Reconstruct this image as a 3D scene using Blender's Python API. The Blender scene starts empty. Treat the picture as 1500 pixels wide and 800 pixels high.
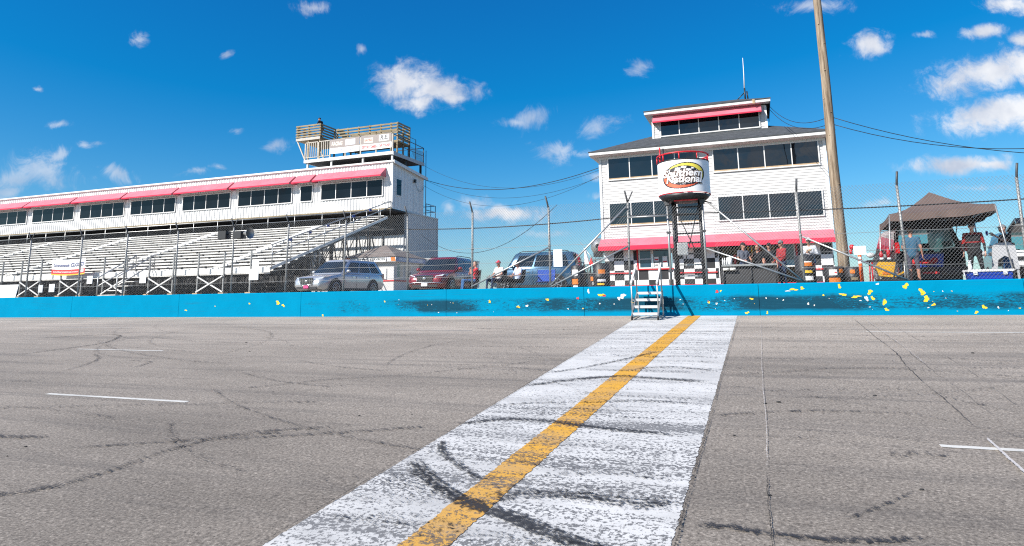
import bpy, bmesh, math, random
from math import sin, cos, pi, radians, atan2, sqrt
from mathutils import Vector, Matrix, Euler, noise as mnoise
random.seed(11)
scene = bpy.context.scene
COL = scene.collection
PI = pi

# ------------------------------------------------------------------ colours and materials
def lin(c):
    return c / 12.92 if c <= 0.04045 else ((c + 0.055) / 1.055) ** 2.4
def hx(h):
    return tuple(lin(int(h[i:i + 2], 16) / 255) for i in (0, 2, 4))

def newmat(name):
    m = bpy.data.materials.new(name); m.use_nodes = True
    nt = m.node_tree
    return m, nt, nt.nodes['Principled BSDF'], nt.nodes['Material Output']
def node(nt, typ, **kw):
    n = nt.nodes.new(typ)
    for k, v in kw.items():
        if k.startswith('i_'):
            n.inputs[k[2:].replace('_', ' ')].default_value = v
        elif k.startswith('n_'):
            n.inputs[int(k[2:])].default_value = v
        else: setattr(n, k, v)
    return n
def link(nt, a, b): nt.links.new(a, b)
def ramp(nt, fac, stops, interp='LINEAR'):
    r = nt.nodes.new('ShaderNodeValToRGB'); r.color_ramp.interpolation = interp
    el = r.color_ramp.elements
    while len(el) < len(stops): el.new(0.5)
    for e, (p, c) in zip(el, stops):
        e.position = p; e.color = (*c, 1) if len(c) == 3 else c
    link(nt, fac, r.inputs[0]); return r
def g(v): return (v, v, v)
def mixc(nt, fac, a, b, typ='MIX'):
    m = nt.nodes.new('ShaderNodeMix'); m.data_type = 'RGBA'; m.blend_type = typ
    for s, v in ((m.inputs[0], fac), (m.inputs[6], a), (m.inputs[7], b)):
        if hasattr(v, 'is_output'): link(nt, v, s)
        elif isinstance(v, (int, float)): s.default_value = v
        else: s.default_value = (*v, 1) if len(v) == 3 else v
    return m.outputs[2]
def math_(nt, op, a, b=None, clamp=False):
    m = nt.nodes.new('ShaderNodeMath'); m.operation = op; m.use_clamp = clamp
    for s, v in ((m.inputs[0], a), (m.inputs[1], b)):
        if v is None: continue
        if hasattr(v, 'is_output'): link(nt, v, s)
        else: s.default_value = v
    return m.outputs[0]
def coords(nt, scale=(1, 1, 1), rot=(0, 0, 0), kind='Object'):
    tc = nt.nodes.new('ShaderNodeTexCoord'); mp = nt.nodes.new('ShaderNodeMapping')
    mp.inputs['Scale'].default_value = scale; mp.inputs['Rotation'].default_value = rot
    link(nt, tc.outputs[kind], mp.inputs[0]); return mp.outputs[0]
def noise(nt, vec, scale, detail=4, rough=0.55, dist=0.0):
    n = node(nt, 'ShaderNodeTexNoise', i_Scale=scale, i_Detail=detail, i_Roughness=rough, i_Distortion=dist)
    link(nt, vec, n.inputs['Vector']); return n.outputs[0]

def mat(name, col, rough=0.6, metal=0.0, var=0.18, scale=5.0, bump=0.0, bscale=60.0, stretch=(1, 1, 1), dirt=0.0, dirtcol=(0.10, 0.08, 0.06), spec=0.5, coat=0.0):
    m, nt, b, o = newmat(name)
    v = coords(nt, stretch)
    n = noise(nt, v, scale, 5, 0.6)
    lo = tuple(c * (1 - var) for c in col); hi = tuple(min(1, c * (1 + var)) for c in col)
    c = ramp(nt, n, [(0.3, lo), (0.7, hi)]).outputs[0]
    if dirt > 0:
        n2 = noise(nt, v, scale * 2.7, 8, 0.7)
        f = ramp(nt, n2, [(0.52, g(0)), (0.78, g(dirt))]).outputs[0]
        c = mixc(nt, f, c, dirtcol)
    link(nt, c, b.inputs['Base Color'])
    b.inputs['Roughness'].default_value = rough; b.inputs['Metallic'].default_value = metal
    b.inputs['Specular IOR Level'].default_value = spec
    if coat: b.inputs['Coat Weight'].default_value = coat; b.inputs['Coat Roughness'].default_value = 0.05
    if bump > 0:
        bn = node(nt, 'ShaderNodeBump', i_Strength=bump, i_Distance=0.02)
        link(nt, noise(nt, v, bscale, 4), bn.inputs['Height']); link(nt, bn.outputs[0], b.inputs['Normal'])
    return m

M = {}
M['white_siding'] = mat('white_siding', (0.55, 0.535, 0.52), 0.55, var=0.05, scale=1.5, dirt=0.10, stretch=(1, 1, 2))
M['white_metal'] = mat('white_metal', (0.68, 0.665, 0.64), 0.45, var=0.07, scale=1.2, dirt=0.16, stretch=(3, 3, 0.4))
M['white_trim'] = mat('white_trim', (0.66, 0.65, 0.63), 0.5, var=0.05, scale=3, dirt=0.1)
M['grey_metal'] = mat('grey_metal', (0.40, 0.41, 0.42), 0.5, var=0.08, scale=1.2, dirt=0.15, stretch=(3, 3, 0.4))
M['galv'] = mat('galvanised', (0.42, 0.42, 0.41), 0.42, metal=0.7, var=0.15, scale=8)
M['wire'] = mat('galvanised_wire', (0.24, 0.24, 0.24), 0.5, metal=0.4, var=0.1, scale=8)
M['post'] = mat('fence_post_steel', (0.30, 0.30, 0.29), 0.55, metal=0.45, var=0.25, scale=9, dirt=0.3)
M['post_dark'] = mat('dark_painted_steel', (0.045, 0.047, 0.05), 0.55, var=0.3, scale=9)
M['alu'] = mat('aluminium_bench', (0.70, 0.68, 0.64), 0.5, metal=0.1, var=0.2, scale=2.5, dirt=0.38, stretch=(0.4, 2, 2))
M['black'] = mat('black_plastic', (0.018, 0.018, 0.02), 0.5, var=0.2, scale=6)
M['black_steel'] = mat('black_steel', (0.022, 0.022, 0.024), 0.45, metal=0.2, var=0.3, scale=9, dirt=0.2)
M['rubber'] = mat('rubber', (0.02, 0.02, 0.02), 0.85, var=0.3, scale=12)
M['dark_board'] = mat('dark_board', (0.035, 0.035, 0.037), 0.8, var=0.25, scale=2)
M['awning'] = mat('awning_fabric', (0.55, 0.15, 0.19), 0.75, var=0.14, scale=1.3, dirt=0.10, dirtcol=(0.55, 0.2, 0.2), spec=0.25)
M['awning_valance'] = mat('awning_valance', (0.62, 0.03, 0.07), 0.75, var=0.08, scale=1.5, spec=0.25)
M['shingle'] = mat('roof_shingle', (0.055, 0.060, 0.065), 0.9, var=0.35, scale=3.5, bump=0.5, bscale=30)
M['kiosk_shingle'] = mat('kiosk_shingle', (0.17, 0.14, 0.125), 0.9, var=0.25, scale=3.5, bump=0.5, bscale=30)
M['red_trim'] = mat('red_trim', (0.52, 0.015, 0.022), 0.5, var=0.12, scale=4)
M['red_paint'] = mat('red_paint', (0.50, 0.012, 0.02), 0.4, var=0.12, scale=4)
M['white_paint'] = mat('white_gloss_paint', (0.80, 0.80, 0.80), 0.32, var=0.03, scale=2)
M['checker_black'] = mat('checker_black', (0.022, 0.022, 0.024), 0.55, var=0.2, scale=3)
M['checker_white'] = mat('checker_white', (0.80, 0.79, 0.78), 0.55, var=0.04, scale=3)
M['lumber'] = mat('weathered_lumber', (0.27, 0.215, 0.13), 0.85, var=0.35, scale=3, stretch=(0.5, 3, 3), dirt=0.6, dirtcol=(0.06, 0.05, 0.04))
M['block'] = mat('wood_block', (0.42, 0.30, 0.18), 0.85, var=0.25, scale=4)
M['sign_white'] = mat('sign_white', (0.78, 0.78, 0.77), 0.5, var=0.04, scale=4)
M['sign_grey'] = mat('sign_grey', (0.50, 0.50, 0.50), 0.5, var=0.06, scale=4)
M['deck_trim'] = mat('weathered_white_trim', (0.46, 0.42, 0.36), 0.7, var=0.2, scale=6, dirt=0.4)
M['chair_plastic'] = mat('chair_plastic', (0.42, 0.42, 0.43), 0.5, var=0.05, scale=4)
M['cable'] = mat('black_cable', (0.015, 0.016, 0.018), 0.6, var=0.2, scale=5)
M['orange'] = mat('safety_orange', (0.80, 0.12, 0.02), 0.5, var=0.1, scale=5)
M['orange_label'] = mat('orange_label', (0.62, 0.17, 0.015), 0.5, var=0.1, scale=20)
M['yellow_label'] = mat('yellow_label', (0.80, 0.50, 0.03), 0.5, var=0.1, scale=20)
M['yellow'] = mat('yellow_bag', (0.60, 0.31, 0.012), 0.6, var=0.2, scale=8)
M['red_label'] = mat('red_label', (0.65, 0.03, 0.03), 0.5, var=0.1, scale=20)
M['blue_chair'] = mat('blue_canvas', (0.012, 0.06, 0.32), 0.8, var=0.2, scale=8)
M['cooler_blue'] = mat('cooler_blue', (0.008, 0.045, 0.36), 0.4, var=0.06, scale=5)
M['canopy'] = mat('canopy_fabric', (0.118, 0.083, 0.072), 0.85, var=0.12, scale=3, spec=0.2)
M['skin'] = mat('skin', (0.52, 0.27, 0.19), 0.55, var=0.06, scale=10)
M['skin_b'] = mat('skin_tan', (0.40, 0.19, 0.125), 0.55, var=0.06, scale=10)
M['ground'] = mat('infield_gravel', (0.22, 0.19, 0.15), 0.95, var=0.35, scale=1.5, bump=0.4, bscale=20)
M['tan_wall'] = mat('tan_panel', (0.35, 0.24, 0.13), 0.7, var=0.2, scale=3)
M['bark'] = mat('bare_bark', (0.16, 0.14, 0.12), 0.9, var=0.25, scale=6)
M['chrome'] = mat('chrome', (0.75, 0.75, 0.75), 0.15, metal=1.0, var=0.03)
M['headlamp'] = mat('headlamp_lens', (0.55, 0.58, 0.6), 0.08, var=0.15, scale=12, coat=1)
M['taillamp'] = mat('taillamp_lens', (0.45, 0.01, 0.015), 0.12, var=0.15, scale=12, coat=1)
M['amber'] = mat('amber_lens', (0.7, 0.25, 0.03), 0.12, var=0.1, scale=12, coat=1)
M['silver_car'] = mat('silver_car_paint', (0.58, 0.59, 0.60), 0.28, metal=0.55, var=0.03, coat=1)
M['red_car'] = mat('red_car_paint', (0.22, 0.010, 0.016), 0.25, metal=0.35, var=0.03, coat=1)
M['blue_car'] = mat('blue_car_paint', (0.035, 0.10, 0.175), 0.28, metal=0.45, var=0.03, coat=1)
M['black_car'] = mat('black_car_paint', (0.012, 0.013, 0.016), 0.25, metal=0.3, var=0.03, coat=1)
M['white_car'] = mat('white_car_paint', (0.62, 0.62, 0.62), 0.3, var=0.03, coat=1)
M['alloy'] = mat('alloy_rim', (0.45, 0.45, 0.46), 0.3, metal=0.8, var=0.05)
M['interior'] = mat('dark_interior', (0.02, 0.019, 0.018), 0.8, var=0.3, scale=6)

def glass_mat(name, col, rough=0.04, spec=0.6):
    m, nt, b, o = newmat(name)
    v = coords(nt)
    n = noise(nt, v, 0.8, 3)
    c = ramp(nt, n, [(0.3, tuple(x * 0.7 for x in col)), (0.7, tuple(x * 1.3 for x in col))]).outputs[0]
    link(nt, c, b.inputs['Base Color'])
    b.inputs['Roughness'].default_value = rough; b.inputs['Specular IOR Level'].default_value = spec
    bn = node(nt, 'ShaderNodeBump', i_Strength=0.06, i_Distance=0.05)
    link(nt, noise(nt, v, 1.3, 2), bn.inputs['Height']); link(nt, bn.outputs[0], b.inputs['Normal'])
    return m
M['glass'] = glass_mat('dark_window_glass', (0.005, 0.007, 0.010), 0.03, 0.30)
M['tower_glass'] = glass_mat('tower_window_glass', (0.005, 0.007, 0.010), 0.02, 0.85)
M['glass_blue'] = glass_mat('blue_window_glass', (0.02, 0.05, 0.08), 0.05, 0.8)
M['car_glass'] = glass_mat('tinted_car_glass', (0.008, 0.014, 0.02), 0.03, 0.55)
def clear_glass(name, tint):
    m, nt, b, o = newmat(name)
    t = node(nt, 'ShaderNodeBsdfTransparent'); t.inputs[0].default_value = (*tint, 1)
    gl = node(nt, 'ShaderNodeBsdfGlossy'); gl.inputs['Roughness'].default_value = 0.03
    mx = node(nt, 'ShaderNodeMixShader'); mx.inputs[0].default_value = 0.08
    link(nt, t.outputs[0], mx.inputs[1]); link(nt, gl.outputs[0], mx.inputs[2]); link(nt, mx.outputs[0], o.inputs[0])
    return m
M['clear_glass'] = clear_glass('green_tinted_glass', (0.28, 0.52, 0.54))

# ------------------------------------------------------------------ mesh builder
class MB:
    def __init__(s): s.v = []; s.f = []; s.m = []; s.mi = 0; s.mats = []; s.sm = []; s.smooth = False
    def use(s, m):
        if isinstance(m, str): m = M[m]
        if m not in s.mats: s.mats.append(m)
        s.mi = s.mats.index(m); return s
    def face(s, idx): s.f.append(tuple(idx)); s.m.append(s.mi); s.sm.append(s.smooth)
    def poly(s, pts):
        n = len(s.v); s.v += [Vector(p) for p in pts]; s.face(range(n, n + len(pts))); return s
    def box(s, x0, x1, y0, y1, z0, z1):
        n = len(s.v)
        s.v += [Vector(p) for p in ((x0, y0, z0), (x1, y0, z0), (x1, y1, z0), (x0, y1, z0), (x0, y0, z1), (x1, y0, z1), (x1, y1, z1), (x0, y1, z1))]
        for f in ((3, 2, 1, 0), (4, 5, 6, 7), (0, 1, 5, 4), (1, 2, 6, 5), (2, 3, 7, 6), (3, 0, 4, 7)): s.face([n + i for i in f])
        return s
    def obox(s, mtx, sx, sy, sz):
        n = len(s.v)
        for p in ((-1, -1, -1), (1, -1, -1), (1, 1, -1), (-1, 1, -1), (-1, -1, 1), (1, -1, 1), (1, 1, 1), (-1, 1, 1)):
            s.v.append(mtx @ Vector((p[0] * sx / 2, p[1] * sy / 2, p[2] * sz / 2)))
        for f in ((3, 2, 1, 0), (4, 5, 6, 7), (0, 1, 5, 4), (1, 2, 6, 5), (2, 3, 7, 6), (3, 0, 4, 7)): s.face([n + i for i in f])
        return s
    def bar(s, a, b, w, h, up=(0, 0, 1)):
        a = Vector(a); b = Vector(b); d = (b - a); L = d.length; x = d / L
        y = Vector(up).cross(x)
        if y.length < 1e-4: y = Vector((1, 0, 0)).cross(x)
        y.normalize(); z = x.cross(y)
        mt = Matrix((x, y, z)).transposed().to_4x4(); mt.translation = (a + b) / 2
        return s.obox(mt, L, w, h)
    def tube(s, pts, r, n=6, cap=True, r1=None):
        pts = [Vector(p) for p in pts]; k = len(pts); base = len(s.v); old = s.smooth; s.smooth = n > 4
        ref = None
        for i, p in enumerate(pts):
            d = (pts[min(i + 1, k - 1)] - pts[max(i - 1, 0)]).normalized()
            if ref is None:
                ref = Vector((0, 0, 1)) if abs(d.z) < 0.9 else Vector((1, 0, 0))
            u = d.cross(ref).normalized(); w = u.cross(d).normalized(); ref = w
            rr = r if r1 is None else r + (r1 - r) * i / (k - 1)
            for j in range(n):
                t = 2 * PI * (j + 0.5) / n; s.v.append(p + (u * cos(t) + w * sin(t)) * rr)
        for i in range(k - 1):
            for j in range(n):
                a = base + i * n + j; b = base + i * n + (j + 1) % n
                s.face((a, b, b + n, a + n))
        s.smooth = False
        if cap:
            s.face([base + j for j in range(n)][::-1]); s.face([base + (k - 1) * n + j for j in range(n)])
        s.smooth = old; return s
    def lathe(s, prof, c=(0, 0, 0), n=24, axis='z', caps=True, a0=0, a1=2 * PI):
        full = abs(a1 - a0 - 2 * PI) < 1e-6; base = len(s.v); cnt = n if full else n + 1; old = s.smooth; s.smooth = True
        for r, h in prof:
            for j in range(cnt):
                t = a0 + (a1 - a0) * j / n; p = (r * cos(t), r * sin(t), h)
                if axis == 'x': p = (h, r * cos(t), r * sin(t))
                if axis == 'y': p = (r * cos(t), h, -r * sin(t))
                s.v.append(Vector(p) + Vector(c))
        for i in range(len(prof) - 1):
            for j in range(n):
                a = base + i * cnt + j; b = base + i * cnt + (j + 1) % cnt
                s.face((a, b, b + cnt, a + cnt))
        s.smooth = False
        if caps and full:
            if prof[0][0] > 1e-5: s.face([base + j for j in range(n)][::-1])
            if prof[-1][0] > 1e-5: s.face([base + (len(prof) - 1) * cnt + j for j in range(n)])
        s.smooth = old; return s
    def ball(s, c, rx, ry=None, rz=None, n=12, m=8, z0=-1.0, mtx=None):
        ry = ry or rx; rz = rz or rx; base = len(s.v); c = Vector(c); old = s.smooth; s.smooth = True
        t0 = math.asin(z0)
        for i in range(m + 1):
            t = t0 + (PI / 2 - t0) * i / m
            for j in range(n):
                p = Vector((rx * cos(t) * cos(2 * PI * j / n), ry * cos(t) * sin(2 * PI * j / n), rz * sin(t)))
                s.v.append(c + (mtx @ p if mtx else p))
        for i in range(m):
            for j in range(n):
                a = base + i * n + j; b = base + i * n + (j + 1) % n; s.face((a, b, b + n, a + n))
        s.smooth = old; return s
    def cap(s, a, b, ra, rb, n=10):
        a = Vector(a); b = Vector(b); d = (b - a)
        if d.length < 1e-5: return s.ball(a, ra)
        L = d.length; x = d / L; ref = Vector((0, 0, 1)) if abs(x.z) < 0.9 else Vector((1, 0, 0))
        u = x.cross(ref).normalized(); w = u.cross(x); base = len(s.v); rows = []
        for t in (-88, -50, -20): rows.append((ra * cos(radians(t)), ra * sin(radians(t))))
        for t in (20, 50, 88): rows.append((rb * cos(radians(t)), L + rb * sin(radians(t))))
        for r, h in rows:
            for j in range(n):
                th = 2 * PI * j / n; s.v.append(a + x * h + (u * cos(th) + w * sin(th)) * r)
        for i in range(len(rows) - 1):
            for j in range(n):
                p = base + i * n + j; q = base + i * n + (j + 1) % n; s.face((p, p + n, q + n, q))
        s.face([base + j for j in range(n)]); s.face([base + (len(rows) - 1) * n + j for j in range(n)][::-1]); return s
    def strip(s, prof, e0, e1):
        """open profile (list of 3D points) swept by the vector from e0 to e1"""
        base = len(s.v); e0 = Vector(e0); e1 = Vector(e1)
        for p in prof: s.v.append(Vector(p) + e0); s.v.append(Vector(p) + e1)
        for i in range(len(prof) - 1):
            a = base + 2 * i; s.face((a, a + 1, a + 3, a + 2))
        return s
    def prism(s, pts, ext):
        """closed polygon of 3D points extruded by vector ext"""
        n = len(pts); base = len(s.v); e = Vector(ext)
        s.v += [Vector(p) for p in pts] + [Vector(p) + e for p in pts]
        s.face([base + i for i in range(n)][::-1]); s.face([base + n + i for i in range(n)])
        for i in range(n):
            j = (i + 1) % n; s.face((base + i, base + j, base + n + j, base + n + i))
        return s
    def loft(s, rings, closed=True, caps=True):
        n = len(rings[0]); base = len(s.v)
        for r in rings: s.v += [Vector(p) for p in r]
        for i in range(len(rings) - 1):
            for j in range(n if closed else n - 1):
                a = base + i * n + j; b = base + i * n + (j + 1) % n; s.face((a, b, b + n, a + n))
        if caps and closed:
            s.face([base + j for j in range(n)][::-1]); s.face([base + (len(rings) - 1) * n + j for j in range(n)])
        return s
    def mesh(s, name, mtx=None, sharp=None, fix=False):
        me = bpy.data.meshes.new(name)
        vs = [tuple(mtx @ v) if mtx else tuple(v) for v in s.v]
        me.from_pydata(vs, [], s.f)
        for m in s.mats: me.materials.append(m)
        me.polygons.foreach_set('material_index', s.m); me.polygons.foreach_set('use_smooth', s.sm)
        if fix:
            bm = bmesh.new(); bm.from_mesh(me); bmesh.ops.recalc_face_normals(bm, faces=bm.faces); bm.to_mesh(me); bm.free()
        if sharp: me.set_sharp_from_angle(angle=radians(sharp))
        me.update(); return me

INV = {}
def props(o, label=None, cat=None, group=None, kind=None):
    for k, v in (('label', label), ('category', cat), ('group', group), ('kind', kind)):
        if v: o[k] = v
    return o
def thing(name, label, cat, loc=(0, 0, 0), rz=0.0, group=None):
    o = bpy.data.objects.new(name, None); COL.objects.link(o); o.location = loc; o.rotation_euler = (0, 0, rz)
    o.empty_display_size = 0.2
    INV[o] = (Matrix.Translation(loc) @ Matrix.Rotation(rz, 4, 'Z')).inverted()
    return props(o, label, cat, group)
def part(name, mb, parent, material=None, label=None, w=True, sharp=None, fix=False):
    """a child mesh; w: its vertices are given in world coordinates"""
    if material is not None: mb.mats = [M[material] if isinstance(material, str) else material]; mb.m = [0] * len(mb.f)
    mtx = INV[parent] if w else None
    o = bpy.data.objects.new(name, mb.mesh(name, mtx, sharp, fix)); COL.objects.link(o); o.parent = parent
    INV[o] = INV[parent]
    if label: o['label'] = label
    return o
def single(name, mb, label, cat, loc=(0, 0, 0), material=None, group=None, kind=None, sharp=None):
    if material is not None: mb.mats = [M[material] if isinstance(material, str) else material]; mb.m = [0] * len(mb.f)
    o = bpy.data.objects.new(name, mb.mesh(name, Matrix.Translation(loc).inverted(), sharp)); COL.objects.link(o); o.location = loc
    return props(o, label, cat, group, kind)
def structure(name, mb, material=None):
    return single(name, mb, None, None, material=material, kind='structure')
def copy_tree(o, parent=None):
    c = o.copy(); COL.objects.link(c)
    if parent: c.parent = parent
    for ch in list(o.children): copy_tree(ch, c)
    return c

def text2d(s, size=1.0, bold=0.02, shear=0.0, align='CENTER', spacing=1.0):
    cu = bpy.data.curves.new('lettering', 'FONT'); cu.body = s; cu.size = size; cu.offset = bold * size
    cu.shear = shear; cu.align_x = align; cu.align_y = 'CENTER'; cu.resolution_u = 3; cu.space_character = spacing
    o = bpy.data.objects.new('lettering', cu); COL.objects.link(o)
    bpy.context.view_layer.update()
    me = bpy.data.meshes.new_from_object(o.evaluated_get(bpy.context.evaluated_depsgraph_get()))
    vs = [Vector((v.co.x, v.co.y, 0)) for v in me.vertices]; fs = [tuple(p.vertices) for p in me.polygons]
    bpy.data.objects.remove(o); bpy.data.curves.remove(cu); bpy.data.meshes.remove(me)
    return vs, fs
def add_text(mb, s, m, fn, size, width=None, **kw):
    """letters laid out in 2D (a, b) and mapped into the place by fn(a, b)"""
    vs, fs = text2d(s, size, **kw)
    if width and vs:
        x0 = min(v.x for v in vs); x1 = max(v.x for v in vs); k = width / max(1e-6, x1 - x0)
        for v in vs: v.x = (v.x - (x0 + x1) / 2) * k
    mb.use(m); n = len(mb.v)
    mb.v += [Vector(fn(v.x, v.y)) for v in vs]
    for f in fs: mb.face([n + i for i in f])
def plain(name, col, rough=0.5):
    if name not in M: M[name] = mat(name, col, rough, var=0.06, scale=9)
    return M[name]
def lerp(a, b, t): return a + (b - a) * t
# ------------------------------------------------------------------ camera (eye 1.8 m above the banked asphalt, about 24 mm lens)
EYE = 0.63
YAW, PITCH, ROLL = radians(20.696), radians(9.657), radians(-0.7995)
Fh = Vector((-sin(YAW), cos(YAW), 0)); Rh = Vector((cos(YAW), sin(YAW), 0)); Uz = Vector((0, 0, 1))
fw = Fh * cos(PITCH) + Uz * sin(PITCH); up = -Fh * sin(PITCH) + Uz * cos(PITCH)
rt = Rh * cos(ROLL) + up * sin(ROLL); up2 = -Rh * sin(ROLL) + up * cos(ROLL)
cam = bpy.data.cameras.new('camera'); camo = bpy.data.objects.new('camera', cam); COL.objects.link(camo)
mt = Matrix((rt, up2, -fw)).transposed().to_4x4(); mt.translation = (0, 0, EYE); camo.matrix_world = mt
cam.sensor_width = 36; cam.lens = 36 * 946.96 / 1500; cam.shift_y = -126.65 / 1500
cam.clip_start = 0.1; cam.clip_end = 5000
scene.camera = camo

# ------------------------------------------------------------------ light
SUN_AZ, SUN_EL = 36.0, 36.5                       # sun behind the camera's left shoulder
sdir = Vector((-sin(radians(SUN_AZ)) * cos(radians(SUN_EL)), -cos(radians(SUN_AZ)) * cos(radians(SUN_EL)), sin(radians(SUN_EL))))
sl = bpy.data.lights.new('sun', 'SUN'); sl.energy = 4.6; sl.angle = radians(0.5); sl.color = (1.0, 0.955, 0.89)
so = bpy.data.objects.new('sun', sl); COL.objects.link(so); so.rotation_euler = (-sdir).to_track_quat('-Z', 'Y').to_euler(); so.location = (0, 0, 60)

world = bpy.data.worlds.new('World'); scene.world = world; world.use_nodes = True
nt = world.node_tree; nt.nodes.clear()
wo = nt.nodes.new('ShaderNodeOutputWorld'); bg = nt.nodes.new('ShaderNodeBackground'); bg.inputs[1].default_value = SKY_STRENGTH = 0.1
sky = nt.nodes.new('ShaderNodeTexSky'); sky.sky_type = 'NISHITA'; sky.sun_disc = False
sky.sun_elevation = radians(SUN_EL); sky.sun_rotation = atan2(sdir.x, sdir.y)
sky.air_density = 1.0; sky.dust_density = 0.4; sky.ozone_density = 3.0; sky.altitude = 50
hs = node(nt, 'ShaderNodeHueSaturation', i_Hue=0.493, i_Saturation=1.28, i_Value=1.0); link(nt, sky.outputs[0], hs.inputs['Color'])
sr = nt.nodes.new('ShaderNodeSeparateColor'); link(nt, hs.outputs[0], sr.inputs[0]); sc_ = nt.nodes.new('ShaderNodeCombineColor')
link(nt, math_(nt, 'MAXIMUM', math_(nt, 'MULTIPLY', math_(nt, 'SUBTRACT', sr.outputs[0], 0.66), 0.54), 0.03), sc_.inputs[0])   # a clear polarised sky: less red, a little less green
link(nt, math_(nt, 'MULTIPLY', sr.outputs[1], 0.63), sc_.inputs[1]); link(nt, math_(nt, 'MULTIPLY', math_(nt, 'POWER', math_(nt, 'MULTIPLY', sr.outputs[2], 0.174), 0.75), 4.5), sc_.inputs[2])
SKYC = sc_.outputs[0]
tc = nt.nodes.new('ShaderNodeTexCoord')
def dotc(v):
    n = node(nt, 'ShaderNodeVectorMath', operation='DOT_PRODUCT'); n.inputs[1].default_value = v
    link(nt, tc.outputs['Generated'], n.inputs[0]); return n.outputs['Value']
fd = math_(nt, 'MAXIMUM', math_(nt, 'ABSOLUTE', dotc(Fh)), 0.05)
front = math_(nt, 'GREATER_THAN', dotc(Fh), 0.05)
uu = math_(nt, 'DIVIDE', dotc(Rh), fd); vv = math_(nt, 'DIVIDE', dotc(Uz), fd)
cmb = nt.nodes.new('ShaderNodeCombineXYZ'); link(nt, uu, cmb.inputs[0]); link(nt, vv, cmb.inputs[1])
UV = cmb.outputs[0]
warp = node(nt, 'ShaderNodeTexNoise', i_Scale=9.0, i_Detail=5, i_Roughness=0.6); link(nt, UV, warp.inputs['Vector'])
wv = node(nt, 'ShaderNodeVectorMath', operation='MULTIPLY_ADD'); wv.inputs[1].default_value = (0.07, 0.04, 0); 
link(nt, warp.outputs['Color'], wv.inputs[0]); link(nt, UV, wv.inputs[2])
wv2 = node(nt, 'ShaderNodeVectorMath', operation='SUBTRACT'); wv2.inputs[1].default_value = (0.035, 0.02, 0); link(nt, wv.outputs[0], wv2.inputs[0])
CLOUDS = [(-0.163, 0.346, 0.051, 0.03, -0.8, 1), (-0.124, 0.33, 0.06, 0.025, -0.8, 1), (-0.094, 0.319, 0.033, 0.011, 4.2, 0.9), (-0.143, 0.312, 0.037, 0.018, -0.8, 0.9), (0.78, 0.346, 0.105, 0.028, 11.2, 1), (0.826, 0.362, 0.044, 0.031, -0.8, 1), (0.786, 0.276, 0.096, 0.029, 4.2, 1), (0.815, 0.284, 0.054, 0.027, -0.8, 1), (0.7, 0.197, 0.081, 0.016, 2.2, 0.85), (0.748, 0.196, 0.043, 0.01, -0.8, 0.7), (0.772, 0.414, 0.04, 0.012, 9.2, 0.8), (0.824, 0.464, 0.045, 0.015, -0.9, 0.85), (0.834, 0.399, 0.022, 0.019, -0.8, 0.85), (0.579, 0.393, 0.035, 0.019, 14.2, 0.72), (0.499, 0.466, 0.067, 0.017, -0.8, 0.5), (0.672, 0.411, 0.022, 0.006, -0.8, 0.5), (-0.328, 0.478, 0.029, 0.014, -0.8, 0.6), (0.034, 0.282, 0.039, 0.018, 24.2, 0.6), (0.01, 0.271, 0.044, 0.011, -0.8, 0.45), (0.207, 0.362, 0.018, 0.021, 49.2, 0.5), (0.143, 0.266, 0.039, 0.02, 24.2, 0.6), (0.068, 0.226, 0.045, 0.02, -0.8, 0.62), (0.109, 0.222, 0.032, 0.013, -0.8, 0.5), (0.127, 0.183, 0.024, 0.011, -0.8, 0.55), (-0.737, 0.201, 0.065, 0.033, -20.8, 0.62), (-0.784, 0.19, 0.054, 0.024, -0.8, 0.65), (-0.792, 0.169, 0.043, 0.015, -0.8, 0.6), (-0.723, 0.222, 0.043, 0.016, 29.2, 0.5), (-0.615, 0.199, 0.039, 0.013, -8.8, 0.62), (-0.611, 0.426, 0.016, 0.017, 39.2, 0.5), (-0.721, 0.281, 0.022, 0.009, -0.8, 0.5), (-0.674, 0.247, 0.022, 0.007, -0.8, 0.5), (-0.495, 0.2, 0.032, 0.009, -0.8, 0.5), (-0.463, 0.207, 0.019, 0.008, -0.8, 0.5), (-0.453, 0.4, 0.011, 0.009, 39.2, 0.5), (-0.378, 0.243, 0.028, 0.013, 14.2, 0.5), (-0.439, 0.265, 0.011, 0.008, -0.8, 0.5), (-0.763, 0.34, 0.013, 0.006, -0.8, 0.5), (-0.006, 0.125, 0.074, 0.015, -0.8, 0.75), (-0.102, 0.136, 0.017, 0.015, -0.8, 0.65), (-0.054, 0.142, 0.053, 0.017, -0.8, 0.45), (0.052, 0.093, 0.063, 0.008, -0.8, 0.45), (0.133, 0.15, 0.021, 0.009, -0.8, 0.5), (0.727, 0.158, 0.064, 0.009, -0.8, 0.4), (0.575, 0.133, 0.064, 0.011, -0.8, 0.3), (-0.207, 0.333, 0.013, 0.009, -0.8, 0.4), (-0.241, 0.401, 0.013, 0.012, -0.8, 0.4)]
def cloud_mask(items):
    acc = None
    for (cu_, cv_, a, b, r_, st) in items:
        mp = nt.nodes.new('ShaderNodeMapping'); mp.vector_type = 'TEXTURE'
        mp.inputs['Location'].default_value = (cu_, cv_, 0); mp.inputs['Rotation'].default_value = (0, 0, radians(r_)); mp.inputs['Scale'].default_value = (a * 1.3, b * 1.3, 1)
        link(nt, wv2.outputs[0], mp.inputs[0])
        ln = node(nt, 'ShaderNodeVectorMath', operation='LENGTH'); link(nt, mp.outputs[0], ln.inputs[0])
        ms = math_(nt, 'ADD', math_(nt, 'SUBTRACT', 1.0, ln.outputs['Value']), (st - 1.0) * 0.5)
        acc = ms if acc is None else math_(nt, 'MAXIMUM', acc, ms)
    return math_(nt, 'MAXIMUM', acc, -1.0)
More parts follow.
